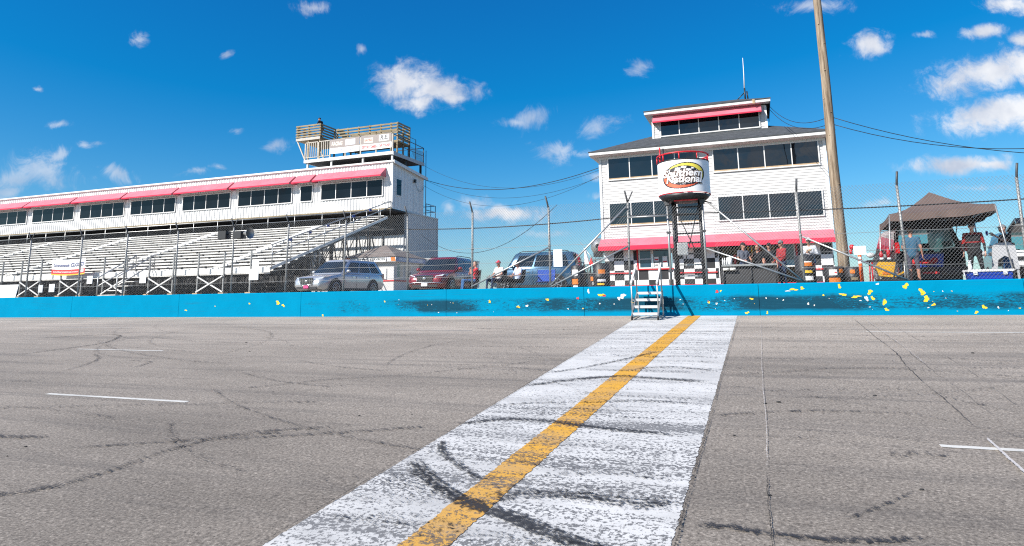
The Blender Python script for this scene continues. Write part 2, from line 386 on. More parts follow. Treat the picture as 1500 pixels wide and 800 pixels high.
acc = cloud_mask([c for c in CLOUDS if c[5] >= .7]); wisp = cloud_mask([c for c in CLOUDS if c[5] < .7])
# behind the camera: scattered cumulus from noise alone (what the windows reflect)
bk = node(nt, 'ShaderNodeTexNoise', i_Scale=2.2, i_Detail=3); link(nt, UV, bk.inputs['Vector'])
bkm = math_(nt, 'MULTIPLY', math_(nt, 'SUBTRACT', bk.outputs[0], 0.54), 4.0)
sel = math_(nt, 'ADD', math_(nt, 'MULTIPLY', acc, front), math_(nt, 'MULTIPLY', bkm, math_(nt, 'SUBTRACT', 1.0, front)))
fb = node(nt, 'ShaderNodeTexNoise', i_Scale=30.0, i_Detail=10, i_Roughness=0.66, i_Distortion=0.4); link(nt, UV, fb.inputs['Vector'])
den = math_(nt, 'ADD', sel, math_(nt, 'MULTIPLY', math_(nt, 'SUBTRACT', fb.outputs[0], 0.5), 1.8))
mr = node(nt, 'ShaderNodeMapRange', interpolation_type='SMOOTHERSTEP'); mr.inputs[1].default_value = -0.15; mr.inputs[2].default_value = 0.95; mr.inputs[4].default_value = 0.95
link(nt, den, mr.inputs[0])
wf = node(nt, 'ShaderNodeTexNoise', i_Scale=17.0, i_Detail=10, i_Roughness=0.7, i_Distortion=1.2); link(nt, UV, wf.inputs['Vector'])
wd = math_(nt, 'MULTIPLY', math_(nt, 'ADD', wisp, math_(nt, 'MULTIPLY', math_(nt, 'SUBTRACT', wf.outputs[0], 0.5), 2.2)), front)
mw = node(nt, 'ShaderNodeMapRange', interpolation_type='SMOOTHERSTEP'); mw.inputs[1].default_value = -0.10; mw.inputs[2].default_value = 1.0; mw.inputs[4].default_value = 0.52
link(nt, wd, mw.inputs[0])
CLD = math_(nt, 'MAXIMUM', mr.outputs[0], mw.outputs[0])
# lit tops, slightly grey bases
sh = node(nt, 'ShaderNodeTexNoise', i_Scale=14.0, i_Detail=5); link(nt, UV, sh.inputs['Vector'])
ccol = ramp(nt, sh.outputs[0], [(0.32, (3.3, 3.6, 4.3)), (0.62, (5.6, 5.65, 5.8))]).outputs[0]
link(nt, mixc(nt, CLD, SKYC, ccol), bg.inputs[0]); link(nt, bg.outputs[0], wo.inputs[0])

scene.view_settings.view_transform = 'Standard'; scene.view_settings.look = 'None'
scene.view_settings.gamma = 1.0; scene.view_settings.use_curve_mapping = False
scene.view_settings.exposure = 0.8
scene.cycles.max_bounces = 6; scene.cycles.transparent_max_bounces = 12
scene.cycles.use_denoising = False; scene.cycles.filter_width = 1.15
scene.cycles.sample_clamp_indirect = 6

# ------------------------------------------------------------------ ground
SL = 0.0574                                         # banking of the straight
def gz(y): return SL * (y - 20.0)

def asphalt():
    m, nt, b, o = newmat('weathered_asphalt')
    v = coords(nt)
    grain = noise(nt, v, 42, 6, 0.82)
    c = ramp(nt, grain, [(0.34, (0.063, 0.054, 0.046)), (0.47, (0.212, 0.182, 0.152)), (0.56, (0.296, 0.256, 0.214)), (0.68, (0.60, 0.525, 0.445))]).outputs[0]
    big = noise(nt, coords(nt, (0.35, 1, 1)), 0.5, 6, 0.65)
    c = mixc(nt, 1.0, c, ramp(nt, big, [(0.3, g(0.74)), (0.7, g(1.14))]).outputs[0], 'MULTIPLY')
    # long rubbered-in streaks left along the racing direction
    st = noise(nt, coords(nt, (0.05, 1.1, 1), (0, 0, 0.03)), 1.6, 6, 0.7, 0.3)
    f = ramp(nt, st, [(0.50, g(0)), (0.72, g(0.50))]).outputs[0]
    c = mixc(nt, f, c, (0.055, 0.052, 0.052))
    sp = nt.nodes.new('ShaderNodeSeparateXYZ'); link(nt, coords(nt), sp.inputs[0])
    graze = node(nt, 'ShaderNodeMapRange'); graze.inputs[1].default_value = 5; graze.inputs[2].default_value = 19; graze.inputs[3].default_value = 0.86; graze.inputs[4].default_value = 1.5; link(nt, sp.outputs[1], graze.inputs[0])  # grazing-view brightening painted into the colour, lighter towards the wall
    cd = nt.nodes.new('ShaderNodeVectorMath'); cd.operation = 'SCALE'; link(nt, c, cd.inputs[0]); link(nt, graze.outputs[0], cd.inputs['Scale']); c = cd.outputs[0]
    link(nt, c, b.inputs['Base Color']); b.inputs['Roughness'].default_value = 0.85; b.inputs['Specular IOR Level'].default_value = 0.3
    bn = node(nt, 'ShaderNodeBump', i_Strength=0.35, i_Distance=0.006); link(nt, grain, bn.inputs['Height']); link(nt, bn.outputs[0], b.inputs['Normal'])
    return m
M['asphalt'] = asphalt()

def worn_paint(name, col, amount):
    """road paint rubbed away to tyre rubber and asphalt in streaks along the racing direction"""
    m, nt, b, o = newmat(name)
    v = coords(nt)
    base = ramp(nt, noise(nt, v, 3.0, 6, 0.65), [(0.3, tuple(c * 0.86 for c in col)), (0.7, col)]).outputs[0]
    fine = noise(nt, v, 30, 5, 0.7)
    str_ = noise(nt, coords(nt, (0.22, 2.6, 1), (0, 0, -0.05)), 1.0, 6, 0.72, 0.35)
    band = noise(nt, coords(nt, (0.02, 0.5, 1)), 1.0, 2)
    sp = nt.nodes.new('ShaderNodeSeparateXYZ'); link(nt, v, sp.inputs[0])
    near = node(nt, 'ShaderNodeMapRange'); near.inputs[1].default_value = 16; near.inputs[2].default_value = 6; near.inputs[3].default_value = -0.05; near.inputs[4].default_value = 0.05; link(nt, sp.outputs[1], near.inputs[0])
    a = math_(nt, 'ADD', math_(nt, 'MULTIPLY', str_, 1.15), math_(nt, 'MULTIPLY', band, 0.55))
    a = math_(nt, 'ADD', a, near.outputs[0]); a = math_(nt, 'ADD', a, math_(nt, 'MULTIPLY', math_(nt, 'SUBTRACT', fine, 0.5), 1.7))
    f = ramp(nt, a, [(1.01 - amount, g(0)), (1.30 - amount, g(0.8))]).outputs[0]
    c = mixc(nt, f, base, (0.045, 0.045, 0.05))
    # stones of the asphalt showing through the paint
    pit = noise(nt, v, 48, 6, 0.8); pf = ramp(nt, pit, [(0.30, g(0.7)), (0.40, g(0))]).outputs[0]
    c = mixc(nt, pf, c, (0.16, 0.155, 0.15))
    gr = ramp(nt, noise(nt, coords(nt, (0.5, 1.2, 1)), 1.3, 6, 0.7), [(0.44, g(0)), (0.72, g(0.50))]).outputs[0]
    c = mixc(nt, gr, c, (0.22, 0.215, 0.21))
    link(nt, c, b.inputs['Base Color']); b.inputs['Roughness'].default_value = 0.7; b.inputs['Specular IOR Level'].default_value = 0.3
    bn = node(nt, 'ShaderNodeBump', i_Strength=0.3, i_Distance=0.006); link(nt, fine, bn.inputs['Height']); link(nt, bn.outputs[0], b.inputs['Normal'])
    return m
M['line_white'] = worn_paint('start_line_white', (0.60, 0.585, 0.56), 0.045)
M['line_yellow'] = worn_paint('start_line_yellow', (0.66, 0.34, 0.035), 0.03)
M['lane_paint'] = worn_paint('lane_paint', (0.62, 0.60, 0.55), -0.05)
M['lane_faint'] = worn_paint('faint_lane_paint', (0.36, 0.34, 0.32), 0.15)

def gp(x, y, h=0.0): return Vector((x, y, gz(y) + h))
mb = MB(); xs = [-700, -60, 40, 700]; 
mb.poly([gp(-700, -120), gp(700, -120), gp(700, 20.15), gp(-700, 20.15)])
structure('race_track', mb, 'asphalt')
mb = MB(); mb.poly([(-900, 20.2, 0.8), (900, 20.2, 0.8), (900, 1500, 0.8), (-900, 1500, 0.8)])
structure('infield_ground', mb, 'ground')

def rag(x, y0, y1, n, amp):
    return [(x + random.uniform(-amp, amp), lerp(y0, y1, i / n)) for i in range(n + 1)]
def sheet(name, left, right, h, m):
    mb = MB(); n = len(left)
    mb.v = [gp(*p, h) for p in left] + [gp(*p, h) for p in right]
    for i in range(n - 1): mb.face((i, n + i, n + i + 1, i + 1))
    return structure(name, mb, m)
def taper(pts, y0, d0, y1, d1): return [(x + lerp(d0, d1, (y - y0) / (y1 - y0)), y) for x, y in pts]
sheet('start_line_paint', taper(rag(0, 0.5, 19.98, 700, 0.007), 3.8, -3.14, 18.7, -3.45), taper(rag(0, 0.5, 19.98, 700, 0.009), 4.4, -.63, 19.5, -.68), 0.004, 'line_white')
sheet('yellow_line', taper(rag(0, 0.5, 19.97, 700, 0.010), 3.9, -2.27, 19.7, -2.06), taper(rag(0, 0.5, 19.97, 700, 0.010), 3.9, -1.96, 19.7, -1.70), 0.008, 'line_yellow')
for (x0, x1, y, w, m) in ((-10.33, -7.5, 7.08, 0.085, 'lane_paint'), (-15.75, -12.95, 11.42, 0.085, 'lane_paint'), (-23.0, -19.6, 16.0, 0.09, 'lane_faint'), (-9.65, -7.2, 15.9, 0.09, 'lane_faint'),
                       (1.40, 4.3, 7.06, 0.085, 'lane_paint'), (2.05, 4.95, 16.05, 0.09, 'lane_paint')):
    n = 40; mb = MB()
    for i in range(n + 1):
        x = lerp(x0, x1, i / n)
        mb.v += [gp(x, y - w / 2 + random.uniform(-.006, .006), .004), gp(x, y + w / 2 + random.uniform(-.006, .006), .004)]
    for i in range(n): mb.face((2 * i, 2 * i + 2, 2 * i + 3, 2 * i + 1))
    structure('lane_line', mb, m)

# tyre marks and cracks: thin ribbons whose material is broken up by noise
def ribbon_mat(name, col, fine_scale, gain, streak=True):
    m, nt, b, o = newmat(name)
    at = nt.nodes.new('ShaderNodeAttribute'); at.attribute_name = 'mark'
    sp = nt.nodes.new('ShaderNodeSeparateXYZ'); link(nt, at.outputs['Vector'], sp.inputs[0])
    v = coords(nt)
    cb = nt.nodes.new('ShaderNodeCombineXYZ'); link(nt, math_(nt, 'MULTIPLY', sp.outputs[1], 30.0), cb.inputs[0]); link(nt, math_(nt, 'MULTIPLY', sp.outputs[2], 0.9), cb.inputs[1])
    n1 = noise(nt, v, fine_scale, 5, 0.78); n2 = noise(nt, cb.outputs[0], 1.0, 4, 0.6); n3 = noise(nt, v, 1.7, 2)
    a = math_(nt, 'MULTIPLY', sp.outputs[0], math_(nt, 'ADD', math_(nt, 'MULTIPLY', n2, 1.5), math_(nt, 'MULTIPLY', n3, 0.5)))
    a = math_(nt, 'ADD', a, math_(nt, 'MULTIPLY', math_(nt, 'SUBTRACT', n1, 0.5), 3.6))
    f = ramp(nt, a, [(0.55, g(0)), (0.85, g(gain))]).outputs[0]
    f = math_(nt, 'MULTIPLY', f, math_(nt, 'MINIMUM', math_(nt, 'MULTIPLY', sp.outputs[0], 4.0), 1.0), True)
    t = nt.nodes.new('ShaderNodeBsdfTransparent'); mx = nt.nodes.new('ShaderNodeMixShader')
    b.inputs['Base Color'].default_value = (*col, 1); b.inputs['Roughness'].default_value = 0.8; b.inputs['Specular IOR Level'].default_value = 0.3
    link(nt, f, mx.inputs[0]); link(nt, t.outputs[0], mx.inputs[1]); link(nt, b.outputs[0], mx.inputs[2]); link(nt, mx.outputs[0], o.inputs[0])
    return m
M['skid'] = ribbon_mat('tyre_rubber_mark', (0.028, 0.028, 0.032), 26, 0.85)
M['crack'] = ribbon_mat('asphalt_crack', (0.025, 0.023, 0.022), 60, 1.0)
M['tar_white'] = ribbon_mat('pale_joint_filler', (0.50, 0.47, 0.45), 40, 0.9)
def smooth_path(pts, n=10):
    out = []; P = [pts[0]] + list(pts) + [pts[-1]]
    for i in range(1, len(P) - 2):
        for k in range(n):
            t = k / n; a, b, c, d = P[i - 1], P[i], P[i + 1], P[i + 2]
            out.append(tuple(0.5 * ((2 * b[j]) + (-a[j] + c[j]) * t + (2 * a[j] - 5 * b[j] + 4 * c[j] - d[j]) * t * t + (-a[j] + 3 * b[j] - 3 * c[j] + d[j]) * t ** 3) for j in range(len(b))))
    out.append(pts[-1]); return out
def ribbons(name, items, m, h):
    mb = MB(); st = []
    for pts, w, s, jit in items:
        P = smooth_path(pts, 12) if len(pts) > 1 else pts; k = len(P); base = len(mb.v)
        run = 0.0
        for i, p in enumerate(P):
            if i: run += sqrt((p[0] - P[i - 1][0]) ** 2 + (p[1] - P[i - 1][1]) ** 2)
            q0 = P[max(0, i - 1)]; q1 = P[min(k - 1, i + 1)]; d = Vector((q1[0] - q0[0], q1[1] - q0[1], 0)).normalized(); nn = Vector((-d.y, d.x, 0))
            e = min(1, i / (0.12 * k) + .1, (k - 1 - i) / (0.12 * k) + .1) * s
            jx = random.uniform(-jit, jit)
            for j in range(5):
                off = (j - 2) / 2; mb.v.append(gp(p[0] + nn.x * (off * w / 2 + jx), p[1] + nn.y * (off * w / 2 + jx), h))
                st.append(((1 - off * off) * e, off * w / 2 + pts[0][0], run))
        for i in range(k - 1):
            for j in range(4):
                a = base + i * 5 + j; mb.face((a, a + 1, a + 6, a + 5))
    o = structure(name, mb, m)
    at = o.data.attributes.new('mark', 'FLOAT_VECTOR', 'POINT'); at.data.foreach_set('vector', [c for v in st for c in v])
    return o
sk = [([(-3.12, 5.6), (-2.87, 5.25), (-2.55, 4.95), (-2.19, 4.69), (-1.8, 4.53), (-1.37, 4.3), (-1.0, 4.15), (-0.6, 4.02)], .27, .95, 0),
 ([(-3.12, 6.15), (-2.9, 5.75), (-2.56, 5.42), (-2.2, 5.12)], .14, .9, 0),
 ([(-3.1, 5.05), (-2.9, 4.95), (-2.5, 4.8), (-2.2, 4.7)], .5, .5, 0), ([(-3.1, 4.5), (-2.9, 4.55), (-2.4, 4.6)], .35, .42, 0),
 ([(-3.3, 9.98), (-2.84, 10.56), (-2.44, 11.32), (-2.05, 12.17), (-1.9, 12.6)], .2, .75, 0),
 ([(-3.3, 8.9), (-2.77, 9.49), (-2.1, 9.94), (-1.53, 9.87), (-0.7, 9.71)], .26, .85, 0),
 ([(-3.3, 6.75), (-2.81, 7.1), (-2.32, 7.12), (-1.68, 6.97), (-0.7, 6.87)], .2, .85, 0),
 ([(-3.3, 7.75), (-2.6, 8.0), (-2.04, 8.15), (-1.4, 8.36), (-0.7, 8.23)], .22, .62, 0),
 ([(-2.0, 4.75), (-1.84, 4.93), (-1.35, 5.0), (-0.95, 4.98), (-0.66, 5.1)], .36, .75, 0),
 ([(-1.9, 5.3), (-1.3, 5.6), (-0.7, 5.5)], .25, .5, 0), ([(-2.0, 11.8), (-1.3, 12.1), (-0.66, 11.9)], .3, .6, 0), ([(-2.0, 10.6), (-1.4, 10.9), (-0.66, 10.6)], .2, .6, 0),
 ([(-2.9, 7.6), (-2.2, 7.75), (-1.6, 7.6)], .3, .5, 0), ([(-2.4, 13.8), (-1.5, 13.6), (-0.66, 13.7)], .3, .45, 0), ([(-2.9, 14.6), (-2.0, 14.9)], .3, .35, 0),
 ([(-8.8, 5.05), (-8.16, 5.11), (-7.5, 5.22)], .2, .7, 0), ([(-6.9, 4.95), (-5.94, 5.42), (-5.4, 5.82), (-4.9, 6.05)], .16, .62, 0),
 ([(-6.4, 3.5), (-5.8, 4.0), (-5.66, 4.53), (-5.68, 5.1), (-5.51, 5.74), (-5.0, 6.15), (-4.2, 6.5)], .2, .62, 0),
 ([(-16.37, 10.06), (-16.22, 11.19), (-16.27, 12.46), (-17.13, 13.56), (-17.96, 14.16), (-19.06, 13.92), (-20.45, 12.52)], .2, .7, 0),
 ([(-12.37, 8.71), (-12.86, 9.59), (-13.44, 10.25), (-14.44, 10.83)], .16, .6, 0), ([(-11.22, 9.19), (-11.5, 9.79), (-11.72, 10.02), (-12.53, 10.09)], .14, .6, 0),
 ([(-11, 5.9), (-9.94, 6.19), (-8.06, 6.75), (-6.22, 7.3), (-5.4, 7.5)], .24, .45, 0),
 ([(-7.8, 7.8), (-7.12, 8.33), (-6.53, 8.89), (-5.79, 9.31), (-5.1, 9.87), (-4.21, 10.7), (-3.5, 11.54)], .2, .5, 0),
 ([(-6.2, 5.4), (-4.98, 5.86), (-4.21, 6.24), (-3.43, 6.65)], .2, .6, 0),
 ([(-6.05, 9.72), (-6.64, 11.15), (-6.78, 13.11), (-6.01, 14.4), (-4.9, 15.15), (-3.3, 14.99)], .16, .5, 0),
 ([(-0.7, 10.27), (0.25, 10.73), (1.12, 11.17), (3.43, 11.53), (6, 11.6)], .2, .5, 0), ([(-0.63, 7.74), (-0.06, 8.03), (0.6, 8.25), (1.6, 8.3)], .16, .55, 0),
 ([(-0.55, 4.7), (-0.26, 4.73), (-0.05, 4.68), (0.4, 4.72), (0.9, 4.9)], .14, .8, 0), ([(0.4, 5.05), (0.71, 5.42), (0.95, 5.75)], .07, .6, 0),
 ([(-0.6, 6.9), (-0.2, 7.0), (0.5, 7.1)], .12, .5, 0), ([(0.9, 6.6), (1.15, 6.75), (1.4, 6.7)], .25, .5, 0), ([(-0.6, 9.0), (0.8, 9.5), (2.6, 9.7)], .2, .4, 0)]
for i in range(26):
    y = random.uniform(3.8, 19); x = random.uniform(-3.15, -2.4); L = random.uniform(.8, 2.9)
    sk.append(([(x, y), (x + L / 2, y + random.uniform(-.05, .08)), (min(-.66, x + L), y + random.uniform(-.08, .12))], random.uniform(.12, .4), random.uniform(.3, .62), 0))
for i in range(16):
    y = random.uniform(6.5, 18); x = random.uniform(-26, 4); L = random.uniform(3, 9)
    sk.append(([(x, y), (x + L / 2, y + random.uniform(-.3, .4)), (x + L, y + random.uniform(-.3, .8))], random.uniform(.15, .3), random.uniform(.3, .5), 0))
rq = random.Random(5)
for i in range(46):
    x, y = rq.uniform(-17, 3.5), rq.uniform(4.2, 17.5); a0 = rq.uniform(-.35, .35) + (PI if rq.random() < .4 else 0); L = rq.uniform(2.5, 9); k = rq.uniform(-.22, .22); w = rq.uniform(.10, .2); s_ = rq.uniform(.34, .5)
    for o in ((0, 1.45) if rq.random() < .5 else (0,)):
        px, py, a = x, y + o, a0; P_ = []
        for j in range(6):
            P_.append((px, py)); px += cos(a) * L / 5; py += sin(a) * L / 5; a += k * L / 5
        if all(3.5 < q[1] < 19.5 for q in P_): sk.append((P_, w, s_, 0))
ribbons('tyre_marks', sk, 'skid', 0.013)
ribbons('asphalt_cracks', [([(2.19, 19.9), (2.1, 16), (2.06, 13), (1.95, 11.3), (1.9, 9.33), (1.86, 7.45)], .028, .75, .012), ([(2.4, 19.9), (2.32, 14.49), (2.22, 11.34), (2.2, 9.4), (2.1, 7.6)], .02, .6, .014),
  ([(2.75, 19.9), (2.76, 15.63), (2.67, 11.12), (2.5, 8.4)], .018, .6, .008), ([(-.06, 5.9), (-.06, 5.2), (-.05, 4.4), (-.04, 2)], .012, .9, .006), ([(-.62, 20), (-.63, 12), (-.615, 8), (-.61, 6), (-.60, 4), (-.6, 2)], .03, .7, .006),
  ([(0.2, 7.35), (0.9, 7.25), (1.4, 7.12)], .02, .8, .01), ([(-3.14, 2), (-3.22, 8), (-3.47, 19.9)], .02, .7, .004)], 'crack', 0.017)
ribbons('pale_joints', [([(-.05, 19.9), (-.07, 14), (-.07, 9.86), (-.05, 7.5), (-.06, 5.9)], .013, .8, .003), ([(1.84, 7.4), (1.82, 6.9), (1.81, 6.4), (1.79, 5)], .035, 1.5, .002), ([(2.42, 19.8), (2.34, 14.5), (2.25, 11.5)], .03, .6, .012)], 'tar_white', 0.020)
# crumbs of tyre rubber lying on the asphalt
mb = MB()
for (x, y, s) in ((-10.6, 11.6, .07), (-6.0, 8.5, .05), (-6.75, 7.9, .05), (0.1, 8.6, .1), (-.05, 8.5, .06), (-.35, 7.0, .05), (1.0, 5.8, .06), (-.05, 5.4, .05), (-7.4, 4.9, .06), (-7.2, 4.6, .05), (-1.1, 10.4, .05), (-4.6, 6.9, .06), (-4.0, 7.1, .04), (-7.3, 3.9, .07), (1.2, 9.2, .07), (3.2, 13, .1), (-12, 13, .1)) + tuple((random.uniform(-14, 5), random.uniform(4, 17), random.uniform(.008, .02)) for _ in range(90)):
    s *= .42; mb.ball(gp(x, y, s * .15), s * random.uniform(.6, 1), s * random.uniform(.3, .6), s * .3, 6, 4)
single('rubber_crumbs', mb, 'black crumbs of tyre rubber scattered over the asphalt', 'debris', material='rubber', kind='stuff')

# ------------------------------------------------------------------ blue retaining wall
def wall_mat():
    m, nt, b, o = newmat('scuffed_blue_paint')
    v = coords(nt)
    base = ramp(nt, noise(nt, v, 1.3, 6, 0.65), [(0.25, (0.0, 0.19, 0.335)), (0.75, (0.0, 0.228, 0.395))]).outputs[0]
    sp = nt.nodes.new('ShaderNodeSeparateXYZ'); link(nt, v, sp.inputs[0])
    zx = math_(nt, 'ADD', sp.outputs[2], math_(nt, 'MULTIPLY', math_(nt, 'SUBTRACT', noise(nt, coords(nt, (0.5, 1, 1)), 1.4, 5, 0.7), 0.5), 0.22))
    zb = ramp(nt, zx, [(0.10, g(0)), (0.20, g(1)), (0.50, g(1)), (0.60, g(0))]).outputs[0]
    xa = node(nt, 'ShaderNodeMapRange'); xa.inputs[1].default_value = -20; xa.inputs[2].default_value = -6; xa.inputs[3].default_value = 0.0; xa.inputs[4].default_value = 1.0; link(nt, sp.outputs[0], xa.inputs[0])
    pat = noise(nt, coords(nt, (0.35, 1, 0.6)), 1.0, 3, 0.6)
    s1 = noise(nt, coords(nt, (0.8, 1, 9), (0, 0.16, 0)), 3.2, 7, 0.72, 0.6)
    s2 = noise(nt, coords(nt, (2.2, 1, 5), (0, 0.8, 0)), 3.6, 6, 0.7, 0.4)
    a = math_(nt, 'ADD', math_(nt, 'MULTIPLY', s1, 0.75), math_(nt, 'MULTIPLY', s2, 0.45))
    a = math_(nt, 'ADD', a, math_(nt, 'MULTIPLY', math_(nt, 'SUBTRACT', pat, 0.5), 2.4)); a = math_(nt, 'ADD', a, math_(nt, 'MULTIPLY', math_(nt, 'SUBTRACT', xa.outputs[0], 0.6), 0.75))
    fs = noise(nt, coords(nt, (1.6, 1, 7), (0, -0.5, 0)), 7, 4, 0.75, 0.8)
    a = math_(nt, 'ADD', a, math_(nt, 'MULTIPLY', math_(nt, 'SUBTRACT', fs, 0.5), 1.5))
    f = ramp(nt, a, [(0.58, g(0)), (0.88, g(0.9))]).outputs[0]
    f = math_(nt, 'MULTIPLY', f, zb)
    c = mixc(nt, f, base, (0.010, 0.035, 0.055))
    # faint level scrapes and old runs
    s3 = noise(nt, coords(nt, (0.25, 1, 22)), 2.0, 5, 0.7)
    f3 = math_(nt, 'MULTIPLY', ramp(nt, s3, [(0.52, g(0)), (0.64, g(0.75))]).outputs[0], ramp(nt, pat, [(0.45, g(0.15)), (0.7, g(0.9))]).outputs[0])
    c = mixc(nt, f3, c, (0.02, 0.10, 0.16))
    s4 = noise(nt, v, 16, 4, 0.8); c = mixc(nt, math_(nt, 'MULTIPLY', ramp(nt, s4, [(0.72, g(0)), (0.76, g(1))]).outputs[0], f), c, (0.30, 0.50, 0.60))
    link(nt, c, b.inputs['Base Color']); b.inputs['Roughness'].default_value = 0.6; b.inputs['Specular IOR Level'].default_value = 0.02
    bn = node(nt, 'ShaderNodeBump', i_Strength=0.35, i_Distance=0.02); link(nt, noise(nt, v, 9, 6, 0.7), bn.inputs['Height']); link(nt, bn.outputs[0], b.inputs['Normal'])
    return m
M['wall_blue'] = wall_mat()
M['chip_yellow'] = mat('old_yellow_paint', (0.80, 0.50, 0.02), 0.7, var=0.2, scale=14, dirt=0.5, dirtcol=(0.35, 0.2, 0.05))
M['chip_white'] = mat('old_white_paint', (0.72, 0.70, 0.64), 0.7, var=0.1, scale=14)
M['chip_red'] = mat('old_red_paint', (0.50, 0.03, 0.03), 0.7, var=0.2, scale=14)
mb = MB().use('wall_blue')
js = [-80, -56, -40.2, -28.2, -22, -16, -10, -5.2, -0.07, 6.2, 12, 18, 30]
for a, b in zip(js, js[1:]):
    mb.prism([(a + .006, 20.0, -0.25), (a + .006, 20.0, .875), (a + .006, 20.025, .9), (a + .006, 20.30, .9), (a + .006, 20.33, -.25)], (b - a - .012, 0, 0))
mb.use('black').box(-80, 30, 20.03, 20.29, -.2, .87)
def chip(x, z, w, h, m, seed=None):
    w *= .7; h *= .72; mb.use(m); n = 26; pts = []; p1, p2 = random.uniform(0, 6), random.uniform(0, 6)
    for i in range(n):
        t = 2 * PI * i / n; r = .72 + .26 * sin(2 * t + p1) + .16 * sin(3 * t + p2) + .10 * sin(7 * t + p1) + random.uniform(-.08, .08); pts.append((x + w * r * cos(t), 19.997, z + h * r * sin(t)))
    mb.poly(pts[::1])
for (px, z, w, h, m) in ((-17.05, .52, .18, .11, 'chip_yellow'), (-16.8, .42, .12, .08, 'chip_yellow'), (-18.4, .50, .10, .04, 'chip_yellow'), (-21.6, .27, .1, .05, 'chip_yellow'), (-15.0, .05, .08, .06, 'chip_yellow'), (-20.1, .42, .05, .03, 'chip_yellow'),
      (-12.4, .52, .05, .05, 'chip_yellow'), (-8.4, .48, .05, .12, 'chip_yellow'), (-7.4, .3, .1, .06, 'chip_yellow'), (-7.1, .33, .12, .04, 'chip_white'), (-6.4, .52, .13, .05, 'chip_yellow'), (-5.05, .76, .07, .1, 'chip_white'), (-4.65, .64, .16, .08, 'chip_yellow'), (-4.55, .62, .08, .07, 'chip_red'), (-5.4, .55, .06, .08, 'chip_red'),
      (-3.98, .60, .17, .11, 'chip_white'), (-4.1, .53, .10, .07, 'chip_white'), (-3.7, .40, .05, .06, 'chip_yellow'), (-4.7, .38, .05, .03, 'chip_white'), (-4.25, .36, .03, .03, 'chip_white'),
      (-1.2, .69, .11, .06, 'chip_red'), (-1.1, .71, .05, .04, 'chip_yellow'), (-1.45, .38, .05, .07, 'chip_yellow'), (-1.47, .42, .03, .03, 'chip_red'), (-.27, .47, .08, .05, 'chip_yellow'), (-.42, .08, .09, .06, 'chip_yellow'), (.12, .08, .05, .06, 'chip_yellow'),
      (.85, .72, .16, .06, 'chip_yellow'), (1.08, .75, .10, .06, 'chip_yellow'), (.7, .68, .1, .03, 'chip_white'), (2.02, .78, .08, .09, 'chip_yellow'), (2.1, .56, .18, .05, 'chip_yellow'), (2.4, .50, .22, .05, 'chip_yellow'), (2.65, .45, .1, .09, 'chip_white'), (2.75, .62, .12, .1, 'chip_yellow'), (2.8, .45, .07, .1, 'chip_yellow'), (2.95, .9 - .07, .06, .05, 'chip_white'),
      (3.07, .35, .07, .17, 'chip_yellow'), (3.1, .15, .1, .06, 'chip_yellow'), (3.6, .76, .14, .11, 'chip_yellow'), (3.97, .60, .13, .14, 'chip_yellow'), (4.05, .42, .14, .12, 'chip_yellow'), (4.2, .27, .08, .06, 'chip_yellow'), (5.3, .20, .09, .09, 'chip_yellow'), (5.12, .07, .08, .06, 'chip_yellow'), (5.6, .19, .04, .04, 'chip_white'), (6.8, .24, .12, .05, 'chip_yellow'), (7.2, .22, .2, .06, 'chip_white'), (1.2, .32, .06, .04, 'chip_white'), (1.6, .55, .06, .03, 'chip_yellow')):
    chip(px, z, w, h, m)
for _ in range(45):
    x = random.uniform(-14, 6.5); z = random.uniform(.1, .62); s = random.uniform(.01, .03); chip(x, z, s * 1.4, s, random.choice(['chip_yellow', 'chip_white', 'chip_white']))
single('retaining_wall', mb, 'long bright blue concrete wall with black scuffs and chipped yellow paint', 'wall')
# ------------------------------------------------------------------ catch fence behind the wall
FY = 20.45
fence = thing('catch_fence', 'tall grey chain-link catch fence with steel posts and diagonal pipe braces behind the blue wall', 'fence', (0, FY, 0.8))
posts = [-50.8, -48.1, -45.4, -42.7, -40.0, -37.3, -34.8, -32.0, -28.55, -25.75, -22.8, -19.8, -17.1, -14.45, -11.77, -9.22, -6.43, -3.80, 1.18, 3.76, 6.5, 9.2, 11.9, 14.6]
for i, x in enumerate(posts):
    lean = random.uniform(-.03, .03)
    mb = MB().tube([(x - lean, FY, .8), (x, FY, 2.3), (x + lean, FY, 3.55)], .036, 8)
    mb.tube([(x, FY, 2.24), (x, FY, 2.29)], .048, 8).tube([(x, FY, 1.30), (x, FY, 1.34)], .045, 8)
    p = part('post', mb, fence, 'post')
    s = -1 if x < -3 else .4
    mb = MB().tube([(x + lean, FY, 3.5), (x + lean + .02 * s, FY - .03, 3.66), (x + lean + .07 * s, FY - .10, 3.92)], .03, 6)
    if x in (-3.80, -19.8, -32.0): mb.tube([(x + lean, FY, 3.55), (x + lean + .16, FY + .03, 3.9)], .02, 6)
    part('post_arm', mb, p, 'post_dark')
mb = MB()
WR = 0.0029; SX = 0.088; SLOPE = 1.12
def mesh_panel(x0, x1, z0, z1):
    h = z1 - z0
    for s in (1, -1):
        w = h / SLOPE; k0 = int((x0 - w) / SX) - 1; k1 = int((x1 + w) / SX) + 1
        for k in range(k0, k1 + 1):
            xa = k * SX; xb = xa + s * w; za, zb = z0, z1
            pts = []
            # clip to the panel
            def zat(x): return z0 + (x - xa) / (s * w) * h
            lo, hi = min(xa, xb), max(xa, xb)
            if hi <= x0 or lo >= x1: continue
            if lo < x0:
                if s > 0: xa2, za = x0, zat(x0); xb2 = xb
                else: xb2, zb = x0, zat(x0); xa2 = xa
            else: xa2, xb2 = xa, xb
            if hi > x1:
                if s > 0: xb2, zb = x1, zat(x1)
                else: xa2, za = x1, zat(x1)
            if zb - za < .01: continue
            y = FY - .04 + s * WR
            mb.tube([(xa2, y, za), (xb2, y, zb)], WR, 3, cap=False)
